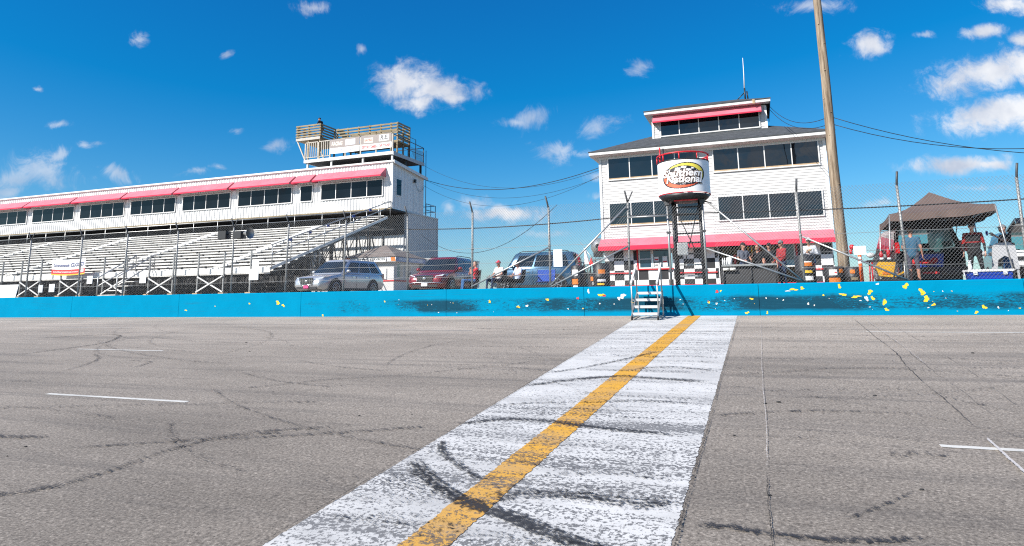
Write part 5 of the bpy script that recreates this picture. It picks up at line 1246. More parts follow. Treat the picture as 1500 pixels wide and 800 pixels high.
    if face == 'bars':
        for k in range(7): y = lerp(-.33, .33, k / 6) * hw; mb.tube([(f(-.006), y, .5), (f(-.006), y, .8)], .008, 4)
        mb.ball((f(-.008), 0, .66), .02, .07, .07)
    else:
        mb.tube([(f(-.007), -hw * .9, .46), (f(-.007), -hw * .5, .50), (f(-.007), hw * .5, .50), (f(-.007), hw * .9, .46)], .02, 5); mb.ball((f(-.008), 0, .68), .02, .09, .07)
    part('grille', mb, body, w=False)
    part('bumper_opening', MB().box(f(-.001), f(.01), -hw * .62, hw * .62, .30, .42), body, 'black', w=False)
    part('number_plate', MB().box(f(-.010), f(-.005), -.15, .15, .34, .47), body, plate, w=False)
    part('roof_rail', MB().tube([(xb - .2, w1 * .92, H - .01), (xb - .35, w1 * .92, H + .04), (xc + .35, w1 * .92, H + .04), (xc + .2, w1 * .92, H - .01)], .018, 5).tube([(xb - .2, -w1 * .92, H - .01), (xb - .35, -w1 * .92, H + .04), (xc + .35, -w1 * .92, H + .04), (xc + .2, -w1 * .92, H - .01)], .018, 5), cabin, 'black', w=False)
    return t
car('parked_car', 'silver crossover car with a pink front plate parked facing the wall by the bleachers', (-19.75, 27.7, .8), radians(-93), 'silver_car', L=5.0, W=1.92, H=1.78, plate='pink_plate' if 'pink_plate' in M else 'red_label', group='cars parked behind the wall')
car('parked_car', 'dark red crossover car parked facing the wall beside the white kiosk', (-14.25, 28.4, .8), radians(-86), 'red_car', L=4.8, W=1.95, H=1.76, face='bar', group='cars parked behind the wall')
car('parked_car', 'dark blue boxy van parked side on behind the two seated men', (-9.75, 29.0, .8), radians(184), 'blue_car', L=4.1, W=1.8, H=1.84, belt=1.10, hood=1.04, wb=2.4, cowl=.19, roof0=.285, roof1=.955, rear=1.0, face='bar', group='cars parked behind the wall')

def open_van(name, label, loc, rz, paint, L=4.8, W=1.95, H=1.85, hatch_ang=15, lining='interior', cargo=()):
    """car seen from its open tailgate: a hollow shell, raised hatch, load inside"""
    t = thing(name, label, 'car', loc, rz, 'cars with their tailgates open'); hw = W / 2
    side = [(-L / 2, .35), (-L / 2 - .02, .9), (-L / 2 + .10, 1.25), (-L / 2 + .42, H - .12), (-L / 2 + .55, H - .03), (L * .08, H - .02), (L * .17, H - .10), (L * .30, 1.12), (L * .46, .98), (L * .5, .7), (L * .49, .32)]
    for s in (1, -1):
        def P(x, z):
            k = 1 if z < 1.05 else lerp(1, .84, (z - 1.05) / (H - 1.05)); return (x, s * hw * k, z)
        pts = [P(x, z) for x, z in side]
        sp = part('side_panel', MB().prism([Vector(p) for p in pts][::s], (0, -s * .07, 0)), t, paint, w=False, fix=True)
        part('side_window', MB().poly([Vector(P(x, z)) + Vector((0, s * .012, 0)) for x, z in ((-L / 2 + .28, 1.14), (L * .24, 1.14), (L * .14, H - .20), (-L / 2 + .55, H - .18))][::s]), sp, 'car_glass', w=False)
        part('window_pillar', MB().poly([Vector(P(x, z)) + Vector((0, s * .016, 0)) for x, z in ((-.55, 1.12), (-.40, 1.12), (-.42, H - .16), (-.55, H - .16))][::s]), sp, paint, w=False)
        part('taillight', MB().box(-L / 2 - .04, -L / 2 + .16, s * hw - .10 + (.0 if s < 0 else .0), s * hw + .015 * s + .05 * (1 - s), 1.02, 1.36), sp, 'taillamp', w=False)
        part('side_mirror', MB().ball((L * .24, s * (hw + .16), 1.16), .10, .15, .10, 10, 8).tube([(L * .24, s * hw, 1.1), (L * .24, s * (hw + .1), 1.12)], .03, 5), t, 'sign_grey' if s > 0 else paint, w=False)
        for fx in (-L / 2 + .95, L / 2 - .95): wheel(t, fx, s * (hw - .1), .35, s)
    part('roof', MB().prism([(-L / 2 + .42, -hw * .84, H - .07), (-L / 2 + .42, hw * .84, H - .07), (-L / 2 + .45, hw * .72, H), (-L / 2 + .45, -hw * .72, H)], (L * .66, 0, 0)), t, paint, w=False, fix=True)
    part('underbody', MB().box(-L / 2 + .1, L / 2 - .2, -hw + .1, hw - .1, .06, .41), t, 'black', w=False)
    part('floor', MB().box(-L / 2 + .02, L / 2 - .1, -hw + .06, hw - .06, .42, .55), t, 'interior', w=False)
    part('hood', MB().prism([(L * .30, -hw + .07, 1.10), (L * .46, -hw + .07, .96), (L * .49, -hw + .07, .4), (L * .30, -hw + .07, .4)], (0, W - .14, 0)), t, paint, w=False, fix=True)
    part('windscreen', MB().poly([(L * .295, -hw * .9, 1.12), (L * .295, hw * .9, 1.12), (L * .17, hw * .78, H - .1), (L * .17, -hw * .78, H - .1)]), t, 'clear_glass', w=False)
    for y in (-.45, .45): part('seat', MB().box(.1, .28, y - .26, y + .26, .55, 1.22).box(.12, .24, y - .14, y + .14, 1.25, 1.46), t, 'interior', w=False)
    part('bench_seat', MB().box(-.75, -.55, -hw + .15, hw - .15, .55, 1.12), t, 'interior', w=False)
    part('rear_bumper', MB().prism([(-L / 2 - .10, -hw, .30), (-L / 2 - .14, -hw, .55), (-L / 2 + .05, -hw, .58), (-L / 2 + .05, -hw, .30)], (0, W, 0)), t, paint, w=False, fix=True)
    a = radians(hatch_ang); hx_, hz = -L / 2 + .44, H - .04; Lh = 1.15
    p1 = (hx_ - Lh * cos(a), hz + Lh * sin(a)); p2 = (p1[0] - .12, p1[1] - .16)
    h = part('tailgate', MB().prism([(hx_, -hw * .86, hz), (p1[0], -hw * .92, p1[1]), (p2[0], -hw * .92, p2[1]), (p2[0] + .06, -hw * .92, p2[1] - .03), (p1[0] + .08, -hw * .92, p1[1] - .07), (hx_, -hw * .86, hz - .07)], (0, W * .89, 0)), t, paint, w=False, fix=True)
    part('tailgate_lining', MB().prism([(hx_ - .08, -hw * .78, hz - .085), (p1[0] + .12, -hw * .82, p1[1] - .085), (p1[0] + .12, -hw * .82, p1[1] - .10), (hx_ - .08, -hw * .78, hz - .10)], (0, W * .80, 0)), h, lining, w=False, fix=True)
    for s in (1, -1): part('gas_strut', MB().tube([(-L / 2 + .28, s * hw * .86, 1.42), (hx_ - .6, s * hw * .86, hz + .45 * sin(a))], .014, 5), h, 'black', w=False)
    return t
open_van('open_minivan', 'black minivan under the brown canopy with its tailgate raised', (5.0, 26.1, .8), radians(91), 'black_car', L=4.8, W=1.85, H=1.92, hatch_ang=2)
open_van('open_wagon', 'dark vehicle at the right edge with a white lined tailgate raised', (8.75, 27.4, .8), radians(84), 'black_car', L=4.7, W=1.95, H=1.80, hatch_ang=14, lining='white_car')
# cargo in the minivan, each thing by itself
def prop(name, lab, cat, mb, loc, grp=None): return single(name, mb, lab, cat, loc, group=grp)
prop('red_bag', 'red duffel bag in the open black minivan, on the left side', 'bag', MB().use('red_label').ball((4.55, 24.0, 1.52), .22, .2, .13, 14, 8).use('black').tube([(4.4, 23.95, 1.6), (4.55, 23.9, 1.7), (4.7, 23.95, 1.6)], .015, 5), (4.55, 24.0, 1.4))
prop('red_bag', 'red folded cloth bundle in the open black minivan, right of the duffel bag', 'bag', MB().use('red_label').ball((5.0, 23.95, 1.52), .26, .2, .09, 14, 8).ball((5.18, 23.95, 1.58), .12, .14, .1, 12, 8), (5.0, 23.95, 1.4))
prop('storage_tub', 'dark blue storage tub standing in the open tailgate of the black minivan', 'tub', MB().use('cooler_blue').prism([(4.75, 23.9, 1.36), (5.4, 23.9, 1.36), (5.45, 23.88, 1.78), (4.7, 23.88, 1.78)], (0, .5, 0)).use('black').box(4.67, 5.48, 23.85, 24.42, 1.78, 1.82), (5.1, 24.1, 1.36))
prop('red_tray', 'red plastic tray low at the bumper of the black minivan', 'tray', MB().use('red_label').box(4.75, 5.2, 23.50, 23.56, 1.15, 1.21).use('black').box(4.7, 5.25, 23.57, 23.75, 1.0, 1.2), (5.0, 23.6, 1.0))
prop('storage_box', 'white lidded storage box in the open vehicle at the right edge', 'box', MB().use('sign_white').box(7.55, 8.25, 25.3, 25.8, 1.40, 1.82).box(7.52, 8.28, 25.27, 25.83, 1.82, 1.88).use('black').box(7.75, 8.05, 25.285, 25.296, 1.55, 1.68), (7.9, 25.5, 1.4))
prop('wood_box', 'small brown wooden box beside the white storage box in the right vehicle', 'box', MB().use('block').box(7.3, 7.5, 25.3, 25.7, 1.38, 1.68).box(7.28, 7.52, 25.28, 25.72, 1.68, 1.71), (7.4, 25.5, 1.38))

# ------------------------------------------------------------------ canopy tent
ct = thing('canopy_tent', 'brown pop-up canopy tent with white legs over the black minivan', 'canopy', (5.2, 23.8, .8))
NL, NRt, FRt, FL, AP = Vector((3.84, 22.5, 2.96)), Vector((6.42, 22.0, 3.06)), Vector((6.66, 25.0, 3.0)), Vector((3.98, 25.2, 2.90)), Vector((5.22, 23.7, 3.72))
mb = MB(); mb.smooth = True
cs_ = [NL, NRt, FRt, FL]
for i in range(4):
    a, b = cs_[i], cs_[(i + 1) % 4]; n = 8; rows = []
    for k in range(n + 1):
        tt = k / n; row = []
        for j in range(9):
            u = j / 8; e = a.lerp(b, u); p = e.lerp(AP, tt)
            p.z -= .16 * sin(PI * tt) * (1 - tt * .4) + .05 * sin(PI * u) * (1 - tt) * (1 - tt); row.append(p)
        rows.append(row)
    base = len(mb.v)
    for r in rows: mb.v += r
    for k in range(n):
        for j in range(8):
            q = base + k * 9 + j; mb.face((q, q + 1, q + 10, q + 9))
cf = part('roof_fabric', mb, ct, 'canopy')
mb = MB()
for i in range(4):
    a, b = cs_[i], cs_[(i + 1) % 4]; o = (a + b) / 2 - AP; o.z = 0; o.normalize(); n = 14; base = len(mb.v)
    for k in range(n + 1):
        u = k / n; e = a.lerp(b, u); e.z -= .05 * sin(PI * u); w = .02 * sin(u * 23 + i)
        mb.v += [e + o * .004, e + o * (.02 + w) - Vector((0, 0, .22 + .02 * sin(u * 11)))]
    for k in range(n): q = base + 2 * k; mb.face((q, q + 2, q + 3, q + 1))
part('valance', mb, cf, 'canopy')
for c, ft in ((NL, (3.66, 22.45, .8)), (NRt, (6.64, 21.9, .8)), (FRt, (6.78, 25.15, .8)), (FL, (3.84, 25.3, .8))):
    part('leg', MB().tube([c - Vector((0, 0, .03)), ft], .022, 6).box(ft[0] - .06, ft[0] + .06, ft[1] - .06, ft[1] + .06, .8, .815), ct, 'galv')
mb = MB()
for i in range(4):
    a, b = cs_[i] - Vector((0, 0, .24)), cs_[(i + 1) % 4] - Vector((0, 0, .24)); m_ = (a + b) / 2
    mb.tube([a, m_ + Vector((0, 0, .03)), b], .010, 4)
    mb.tube([cs_[i] - Vector((0, 0, .05)), cs_[i].lerp(AP, .5) - Vector((0, 0, .22)), AP - Vector((0, 0, .10))], .014, 4)
part('truss', mb, ct, 'post_dark')

# ------------------------------------------------------------------ small things behind the wall
prop('cooler', 'blue hard cooler with a white lid on the ground behind the wall', 'cooler', MB().use('cooler_blue').prism([(5.55, 21.75, .82), (6.50, 21.75, .82), (6.53, 21.73, 1.14), (5.52, 21.73, 1.14)], (0, .46, 0)).use('white_paint').box(5.48, 6.56, 21.70, 22.24, 1.14, 1.20).box(5.60, 5.70, 21.69, 21.70, 1.05, 1.17).box(6.30, 6.40, 21.69, 21.70, 1.05, 1.17).tube([(5.47, 21.95, 1.0), (5.44, 21.95, 1.12), (5.47, 22.05, 1.12)], .018, 5), (6.0, 22.0, .8))
prop('spray_bottle', 'clear white spray bottle standing on the blue cooler before the racer', 'bottle', MB().use('sign_white').lathe([(.05, 1.2), (.055, 1.32), (.03, 1.40), (.018, 1.44)], (5.62, 22.0, 0), 12).use('banner_pale').box(5.58, 5.66, 21.97, 22.03, 1.44, 1.47).box(5.54, 5.60, 21.98, 22.02, 1.44, 1.46), (5.62, 22, 1.2))
prop('plastic_chair', 'white plastic chair back with arched opening between racer and man in jeans', 'chair', MB().use('chair_plastic').prism([(6.42, 23.0, 1.22), (6.56, 23.0, 1.22), (6.60, 23.0, 1.50), (6.78, 23.0, 1.62), (6.96, 23.0, 1.50), (6.99, 23.0, 1.22), (7.10, 23.0, 1.22), (7.06, 23.0, 1.90), (6.95, 23.0, 2.0), (6.62, 23.0, 2.0), (6.50, 23.0, 1.9)][::-1], (0, .04, 0)).box(6.45, 7.05, 23.04, 23.5, 1.19, 1.23).box(6.45, 6.50, 23.0, 23.05, .8, 1.2).box(7.03, 7.08, 23.0, 23.05, .8, 1.2).box(6.45, 6.50, 23.45, 23.5, .8, 1.2).box(7.03, 7.08, 23.45, 23.5, .8, 1.2), (6.77, 23.2, .8))
tb = thing('folding_table', 'black topped folding table under the canopy edge with red legs', 'table', (3.55, 22.3, .8))
part('table_top', MB().box(3.06, 4.05, 22.0, 22.6, 1.52, 1.56), tb, 'black')
for x in (3.14, 3.98):
    for y in (22.05, 22.55): part('leg', MB().tube([(x, y, .8), (x + .03, y, 1.52)], .022, 6), tb, 'red_paint' if x < 3.5 else 'galv')
prop('yellow_bag', 'yellow cloth bag hanging under the black folding table', 'bag', MB().use('yellow').prism([(3.32, 21.97, 1.08), (3.66, 21.97, 1.04), (3.78, 21.97, 1.48), (3.34, 21.97, 1.50), (3.24, 21.97, 1.35)], (0, .12, 0)).use('orange_label').box(3.4, 3.6, 21.955, 21.968, 1.12, 1.2), (3.5, 22.0, 1.04))
prop('tool_crate', 'dark crate of tools on the ground under the folding table', 'crate', MB().use('black').box(3.3, 4.0, 22.0, 22.5, .8, 1.0).use('sign_grey').tube([(3.35, 22.1, 1.0), (3.5, 22.15, 1.1)], .03, 6).tube([(3.5, 22.1, 1.0), (3.9, 22.2, 1.06)], .02, 6).use('yellow').bar((3.7, 22.05, 1.05), (4.05, 22.1, 1.22), .03, .04), (3.6, 22.2, .8))
def bottle(x, y, z, h, lab): prop('oil_bottle', lab, 'bottle', MB().use('red_paint').lathe([(.055, z + .07), (.06, z + h * .7), (.03, z + h * .9), (.025, z + h)], (x, y, 0), 12).use('sign_white').lathe([(.058, z), (.058, z + .07)], (x, y, 0), 12), (x, y, z), 'bottles on the folding table')
bottle(3.46, 22.2, 1.56, .26, 'red bottle with white base on the folding table, left of the taillight'); bottle(3.68, 22.35, 1.56, .36, 'taller red bottle on the folding table, nearest the minivan')
def delineator(x, y, h, lab, dark=False):
    mb = MB().use('rubber').lathe([(.20, .8), (.18, .86), (.07, .88)], (x, y, 0), 14).use('orange').lathe([(.055, .86), (.055, .8 + h - .02), (.04, .8 + h)], (x, y, 0), 12).use('sign_white').lathe([(.0565, .8 + h * .72), (.0565, .8 + h * .79)], (x, y, 0), 12, caps=False).lathe([(.0565, .8 + h * .86), (.0565, .8 + h * .93)], (x, y, 0), 12, caps=False)
    prop('delineator_post', lab, 'traffic post', mb, (x, y, .8))
delineator(2.98, 23.0, .98, 'orange plastic traffic post with white bands right of the wooden pole')
def drum_bin(x, y, w, h, items, lab, square=False):
    mb = MB().use('black')
    if square: mb.box(x - w / 2, x + w / 2, y - w / 2, y + w / 2, .8, .8 + h).box(x - w / 2 - .02, x + w / 2 + .02, y - w / 2 - .02, y + w / 2 + .02, .8 + h - .06, .8 + h)
    else: mb.lathe([(w / 2 * .92, .8), (w / 2, .9), (w / 2, .8 + h * .5), (w / 2 * 1.03, .8 + h * .52), (w / 2, .8 + h * .54), (w / 2, .8 + h), (w / 2 * .9, .8 + h + .02)], (x, y, 0), 24)
    for a0, a1, z0, z1, m in items:
        mb.use(m)
        if square: mb.poly([(x + a0, y - w / 2 - .004, .8 + z0), (x + a1, y - w / 2 - .004, .8 + z0), (x + a1, y - w / 2 - .004, .8 + z1), (x + a0, y - w / 2 - .004, .8 + z1)])
        else:
            r = w / 2 + .012
            for k in range(5):
                u0 = lerp(a0, a1, k / 5); u1 = lerp(a0, a1, (k + 1) / 5); t0 = -PI / 2 + u0 / r; t1 = -PI / 2 + u1 / r
                mb.poly([(x + r * cos(t0), y + r * sin(t0), .8 + z0), (x + r * cos(t1), y + r * sin(t1), .8 + z0), (x + r * cos(t1), y + r * sin(t1), .8 + z1), (x + r * cos(t0), y + r * sin(t0), .8 + z1)])
    prop('trash_drum', lab, 'drum', mb, (x, y, .8), 'black stickered trash drums')
drum_bin(1.42, 23.6, .62, 1.02, ((-.10, .22, .68, .80, 'orange_label'), (-.06, .20, .80, .84, 'sign_white'), (-.08, .20, .46, .54, 'yellow_label'), (-.10, .22, .22, .36, 'sign_white'), (.30, .40, .7, .78, 'red_label')), 'tall black trash drum with orange, yellow and white labels before the man in light grey')
drum_bin(2.25, 23.4, .60, .62, ((-.18, .06, .36, .54, 'sign_white'), (-.02, .05, .42, .47, 'red_label'), (-.20, .14, .14, .28, 'orange_label'), (.12, .28, .44, .56, 'orange_label')), 'low black trash drum with white and orange labels left of the wooden pole')
drum_bin(2.78, 23.25, .5, .58, ((-.12, .02, .40, .52, 'orange_label'), (-.1, .1, .2, .28, 'lumber')), 'small black drum with an orange label right at the foot of the wooden pole')
drum_bin(-6.55, 27.5, .62, .78, ((-.20, .20, .44, .62, 'orange_label'), (-.12, .14, .28, .40, 'sign_white'), (.02, .2, .22, .28, 'yellow_label')), 'square black bin with orange and white labels left of the checkered wall', True)
drum_bin(-6.35, 23.6, .5, .92, ((-.16, .08, .56, .78, 'sign_white'), (-.16, .08, .24, .44, 'orange_label'), (-.12, .06, .1, .2, 'sign_white')), 'black trash drum with white and orange labels just right of the blue van fence post')
drum_bin(-6.3, 27.3, .72, 1.15, ((-.05, .25, .72, .9, 'orange_label'), (-.1, .26, .4, .5, 'banner_pale'), (-.1, .2, .26, .33, 'yellow_label')), 'big black drum with a faded orange label below the diagonal fence pipe')
prop('folded_umbrella', 'folded white and red umbrella leaning at the rear of the blue van', 'umbrella', MB().use('sign_white').prism([(-7.25, 28.2, 2.0), (-7.05, 28.2, 2.0), (-7.22, 28.2, 2.72), (-7.27, 28.2, 2.72)], (0, .12, 0)).use('red_label').prism([(-7.05, 28.18, 2.0), (-6.85, 28.18, 1.95), (-6.95, 28.18, 2.3)], (0, .12, 0)).use('black').tube([(-7.27, 28.3, .8), (-7.27, 28.3, 2.75)], .025, 6), (-7.2, 28.2, .8))
fc = thing('camp_chair', 'empty bright blue folding camp chair before the blue van', 'chair', (-8.55, 26.5, .8), 0, 'camp chairs behind the wall')
def camp_chair(t, x, y, rz, m, w=.56):
    R_ = Matrix.Translation((x, y, .8)) @ Matrix.Rotation(rz, 4, 'Z')
    def q(*p): return R_ @ Vector(p)
    part('backrest', MB().prism([q(-w / 2, .22, .42), q(w / 2, .22, .42), q(w / 2 + .03, .34, .95), q(-w / 2 - .03, .34, .95)], q(0, .02, 0) - q(0, 0, 0)), t, m)
    part('seat', MB().prism([q(-w / 2, -.24, .44), q(w / 2, -.24, .44), q(w / 2, .22, .39), q(-w / 2, .22, .39)], (0, 0, .02)), t, m)
    for s in (-1, 1):
        part('leg', MB().tube([q(s * w / 2, -.26, .02), q(s * w / 2, .30, .5), q(s * (w / 2 + .03), .35, .97)], .013, 5), t, 'black_steel'); part('leg', MB().tube([q(s * w / 2, .28, .02), q(s * w / 2, -.24, .45), q(s * w / 2, -.25, .64)], .013, 5), t, 'black_steel')
        part('armrest', MB().bar(q(s * w / 2, -.26, .64), q(s * (w / 2 + .02), .30, .66), .06, .02), t, m)
camp_chair(fc, -8.55, 26.5, .15, 'blue_chair', .72)
sc_ = thing('serving_counter', 'long galvanised serving counter with a dark front below the tower awning', 'counter', (-.25, 26.6, .8))
part('counter_top', MB().box(-1.36, .64, 26.4, 26.85, 1.66, 1.73), sc_, 'galv')
part('front_panel', MB().box(-1.30, .58, 26.52, 26.58, .8, 1.66), sc_, 'dark_board')
for x in (-1.3, -.3, .58): part('leg', MB().tube([(x, 26.48, .8), (x, 26.48, 1.66)], .03, 6), sc_, 'black_steel')
for x, lab in ((-1.05, 'white paper cup on the serving counter, left'), ):
    prop('paper_cup', lab, 'cup', MB().use('sign_white').lathe([(.075, 1.73), (.10, 2.01)], (x, 26.6, 0), 14).use('black').lathe([(.102, 2.01), (.10, 2.08), (.08, 2.10)], (x, 26.6, 0), 14), (x, 26.6, 1.73))
for k, x in enumerate((-1.31, -1.24, -1.16)): prop('bottle', 'slim white bottle at the left end of the serving counter', 'bottle', MB().use('sign_white').lathe([(.03, 1.73), (.03, 1.90), (.013, 1.96), (.013, 2.0)], (x, 26.55, 0), 10), (x, 26.55, 1.73), 'bottles at the end of the serving counter')
for x, lab in ((-1.2, 'cream paper roll hung under the serving counter, left of two'), (-.95, 'cream paper roll hung under the serving counter, right of two')):
    prop('paper_roll', lab, 'roll', MB().use('canvas_cream' if 'canvas_cream' in M else 'chip_white').lathe([(.02, -.11), (.055, -.11), (.055, .11), (.02, .11)], (x, 26.40, 1.55), 14, 'x').use('black').tube([(x + .12, 26.40, 1.55), (x + .12, 26.48, 1.66)], .01, 4), (x, 26.40, 1.5))
gc = thing('utility_cart', 'dark utility cart with a black domed roof far behind the wall', 'cart', (-10.5, 39.4, .8))
mb = MB(); mb.smooth = True
rr = []
for i in range(9):
    a = -1 + 2 * i / 8; rr.append([(-10.55 + .86 * a, 38.4 + 1.9 * j / 4, 2.72 - .22 * a * a - .05 * abs(j - 2) / 2) for j in range(5)])
mb.loft(rr, closed=False, caps=False); part('roof', mb, gc, 'black')
for x in (-11.2, -9.95):
    for y in (38.5, 40.1): part('roof_post', MB().tube([(x, y, 1.6), (x, y, 2.55)], .035, 5), gc, 'black_steel')
part('body', MB().prism([(-11.25, 38.0, 1.1), (-9.85, 38.0, 1.1), (-9.95, 38.0, 1.62), (-11.15, 38.0, 1.62)], (0, 2.6, 0)), gc, 'black')
part('hood_panel', MB().poly([(-11.0, 37.97, 1.4), (-10.3, 37.97, 1.35), (-10.1, 37.97, 1.62), (-10.7, 37.97, 1.66)]), gc, 'sign_white')
part('seat', MB().box(-11.1, -10.0, 39.2, 39.6, 1.6, 2.05), gc, 'interior')
for x in (-11.2, -9.9):
    for y in (38.5, 40.2): part('wheel', MB().lathe([(.12, -.1), (.3, -.1), (.3, .1), (.12, .1)], (x, y, 1.1), 14, 'x'), gc, 'rubber')
# ------------------------------------------------------------------ people
def cloth(name, col, v=.15): 
    if name not in M: M[name] = mat(name, col, .85, var=v, scale=9, spec=.2)
    return M[name]
cloth('cloth_black', (.016, .016, .018)); cloth('cloth_red', (.26, .015, .015)); cloth('denim', (.045, .13, .30)); cloth('denim_dark', (.02, .035, .075)); cloth('tee_blue', (.035, .095, .155)); cloth('shorts_grey', (.07, .065, .09))
cloth('shirt_pale_grey', (.50, .52, .56)); cloth('shirt_slate', (.10, .11, .14)); cloth('shirt_white', (.72, .68, .64)); cloth('shirt_pale_blue', (.48, .56, .78)); cloth('plaid_red', (.28, .03, .035), .5); cloth('shoe', (.03, .028, .026)); cloth('cap_grey', (.17, .17, .17)); cloth('cap_white', (.6, .6, .58)); cloth('cap_red', (.55, .03, .06)); cloth('hair_brown', (.10, .045, .02)); cloth('hair_dark', (.025, .018, .014)); cloth('bright_red', (.60, .02, .03))
STAND = dict(pel=(0, 0, .93), waist=(0, 0, 1.08), chest=(0, .0, 1.30), neck=(0, .01, 1.47), head=(0, -.015, 1.635),
  shL=(.185, .01, 1.41), elL=(.245, .03, 1.13), wrL=(.25, -.06, .90), shR=(-.185, .01, 1.41), elR=(-.245, .03, 1.13), wrR=(-.25, -.06, .90),
  hpL=(.085, 0, .91), knL=(.105, -.02, .50), anL=(.115, .02, .09), toL=(.135, -.15, .035), hpR=(-.085, 0, .91), knR=(-.105, -.02, .50), anR=(-.115, .02, .09), toR=(-.135, -.15, .035))
SEAT = dict(STAND, pel=(0, .10, .50), waist=(0, .16, .66), chest=(0, .20, .88), neck=(0, .19, 1.05), head=(0, .14, 1.20), shL=(.185, .19, .99), elL=(.25, .08, .74), wrL=(.17, -.16, .66), shR=(-.185, .19, .99), elR=(-.25, .08, .74), wrR=(-.17, -.16, .66),
  hpL=(.09, .08, .49), knL=(.15, -.36, .53), anL=(.15, -.42, .10), toL=(.17, -.60, .04), hpR=(-.09, .08, .49), knR=(-.15, -.36, .53), anR=(-.15, -.42, .10), toR=(-.17, -.60, .04))
def person(label, loc, rz, base, pose={}, colors={}, s=1.0, cap=None, hair='hair_dark', brim=True, glasses=False, slim=1.0, short_sleeve=True, shorts=False, group=None, look=0.0, stripe=None):
    J = {k: Vector(v) for k, v in {**base, **pose}.items()}
    C_ = dict(shirt='cloth_black', sleeve=None, pants='denim', skin='skin', shoe='shoe'); C_.update(colors); C_['sleeve'] = C_['sleeve'] or C_['shirt']
    fore = 'skin' if short_sleeve else 'sleeve'; shin = 'skin' if shorts else 'pants'
    pr = []   # tapered limbs: a, b, ra, rb, class
    sd = (J['shL'] - J['shR']).normalized()
    for o in (-.075, .075): pr.append((J['waist'] + sd * o * .8, J['chest'] + sd * o, .105 * slim, .112 * slim, 'shirt'))
    pr.append((J['chest'] - sd * .10 + Vector((0, 0, .04)), J['chest'] + sd * .10 + Vector((0, 0, .04)), .098, .098, 'shirt'))
    pr.append((J['shR'] + sd * .03, J['shL'] - sd * .03, .062, .062, 'shirt')); pr.append((J['pel'], J['waist'], .128 * slim, .122 * slim, 'shirt')); pr.append((J['hpR'], J['hpL'], .108, .108, 'pants'))
    pr.append((J['neck'] - Vector((0, 0, .06)), J['neck'] + (J['head'] - J['neck']) * .6, .060, .052, 'skin'))
    for q in 'LR':
        mid = J['sh' + q].lerp(J['el' + q], .62)
        pr.append((J['sh' + q], mid, .062, .052, 'sleeve')); pr.append((mid, J['el' + q], .047, .042, 'skin' if short_sleeve else 'sleeve')); pr.append((J['el' + q], J['wr' + q], .042, .029, fore))
        pr.append((J['hp' + q], J['kn' + q], .090, .060, 'pants')); pr.append((J['kn' + q], J['an' + q], .058, .042, shin)); pr.append((J['an' + q], J['to' + q], .046, .036, 'shoe')); pr.append((J['an' + q], J['an' + q] + Vector((0, .03, -.03)), .045, .04, 'shoe'))
    H = J['head']; R_ = Matrix.Rotation(look, 3, 'Z')
    hd = MB(); hd.mi = 0
    mb = MB()
    for a, b, ra, rb, c in pr: mb.cap(a, b, ra, rb, 10)
    def hp(x, y, z): return H + R_ @ Vector((x, y, z))
    mb.ball(hp(0, .008, .015), .078, .095, .105, 14, 10, -1.0, R_); mb.ball(hp(0, -.025, -.055), .058, .068, .062, 12, 8, -1.0, R_)
    mb.cap(hp(0, -.085, .015), hp(0, -.105, -.022), .013, .017, 8)
    for e in (-1, 1): mb.ball(hp(e * .079, .015, -.005), .012, .022, .032, 8, 6, -1.0, R_)
    me = mb.mesh('body'); o = bpy.data.objects.new('person', me); COL.objects.link(o)
    md = o.modifiers.new('r', 'REMESH'); md.mode = 'VOXEL'; md.voxel_size = .0155
    m2 = o.modifiers.new('s', 'SMOOTH'); m2.factor = .5; m2.iterations = 4
    bpy.context.view_layer.update()
    ev = bpy.data.meshes.new_from_object(o.evaluated_get(bpy.context.evaluated_depsgraph_get())); bpy.data.objects.remove(o); bpy.data.meshes.remove(me)
    out = MB(); mats_ = {k: C_[k] for k in ('shirt', 'sleeve', 'pants', 'skin', 'shoe')}
    for m in mats_.values(): out.use(m)
    if stripe: out.use(stripe[0])
    out.v = [v.co.copy() for v in ev.vertices]
    for p in ev.polygons:
        c = p.center; best = None; bd = 9
        for a, b, ra, rb, cl in pr:
            d = b - a; t = max(0, min(1, (c - a).dot(d) / max(1e-9, d.length_squared))); dist = (c - a - d * t).length - lerp(ra, rb, t)
            if dist < bd: bd = dist; best = cl
        if (c - H).length < .15 and c.z > J['neck'].z + .03: best = 'skin'
        m = mats_[best]
        if stripe and best in ('shirt', 'sleeve') and stripe[1](c - Vector((0, 0, 0)), J): m = stripe[0]
        out.use(m); out.smooth = True; out.face(p.vertices)
    bpy.data.meshes.remove(ev)
    # hands: palm, four unequal curled fingers, thumb from the side of the palm
    out.use(mats_['skin'])
    for q, sg in (('L', 1), ('R', -1)):
        w = J['wr' + q]; d = (w - J['el' + q]).normalized(); sv = d.cross(Vector((sg, 0, 0))); sv = sv.normalized() if sv.length > .2 else Vector((0, 1, 0)); nv = sv.cross(d).normalized()
        pe = w + d * .085
        for k in range(3): out.cap(w + sv * (k - 1) * .018, pe + sv * (k - 1) * .024, .018, .016, 8)
        for k, L in enumerate((.062, .075, .070, .055)):
            b0 = pe + sv * (k - 1.5) * .020; b1 = b0 + (d * .9 + nv * .25 * -sg).normalized() * L * .55; b2 = b1 + (d * .6 - nv * .75 * sg).normalized() * L * .5
            out.cap(b0, b1, .0095, .0085, 6); out.cap(b1, b2, .0085, .007, 6)
        t0 = w + d * .025 - sv * .030; t1 = t0 + (d * .6 - sv * .7).normalized() * .042; out.cap(t0, t1, .011, .010, 6); out.cap(t1, t1 + (d * .9 - sv * .2 - nv * .3 * sg).normalized() * .03, .0095, .008, 6)
    # eyes, brows and mouth
    out.use('hair_dark')
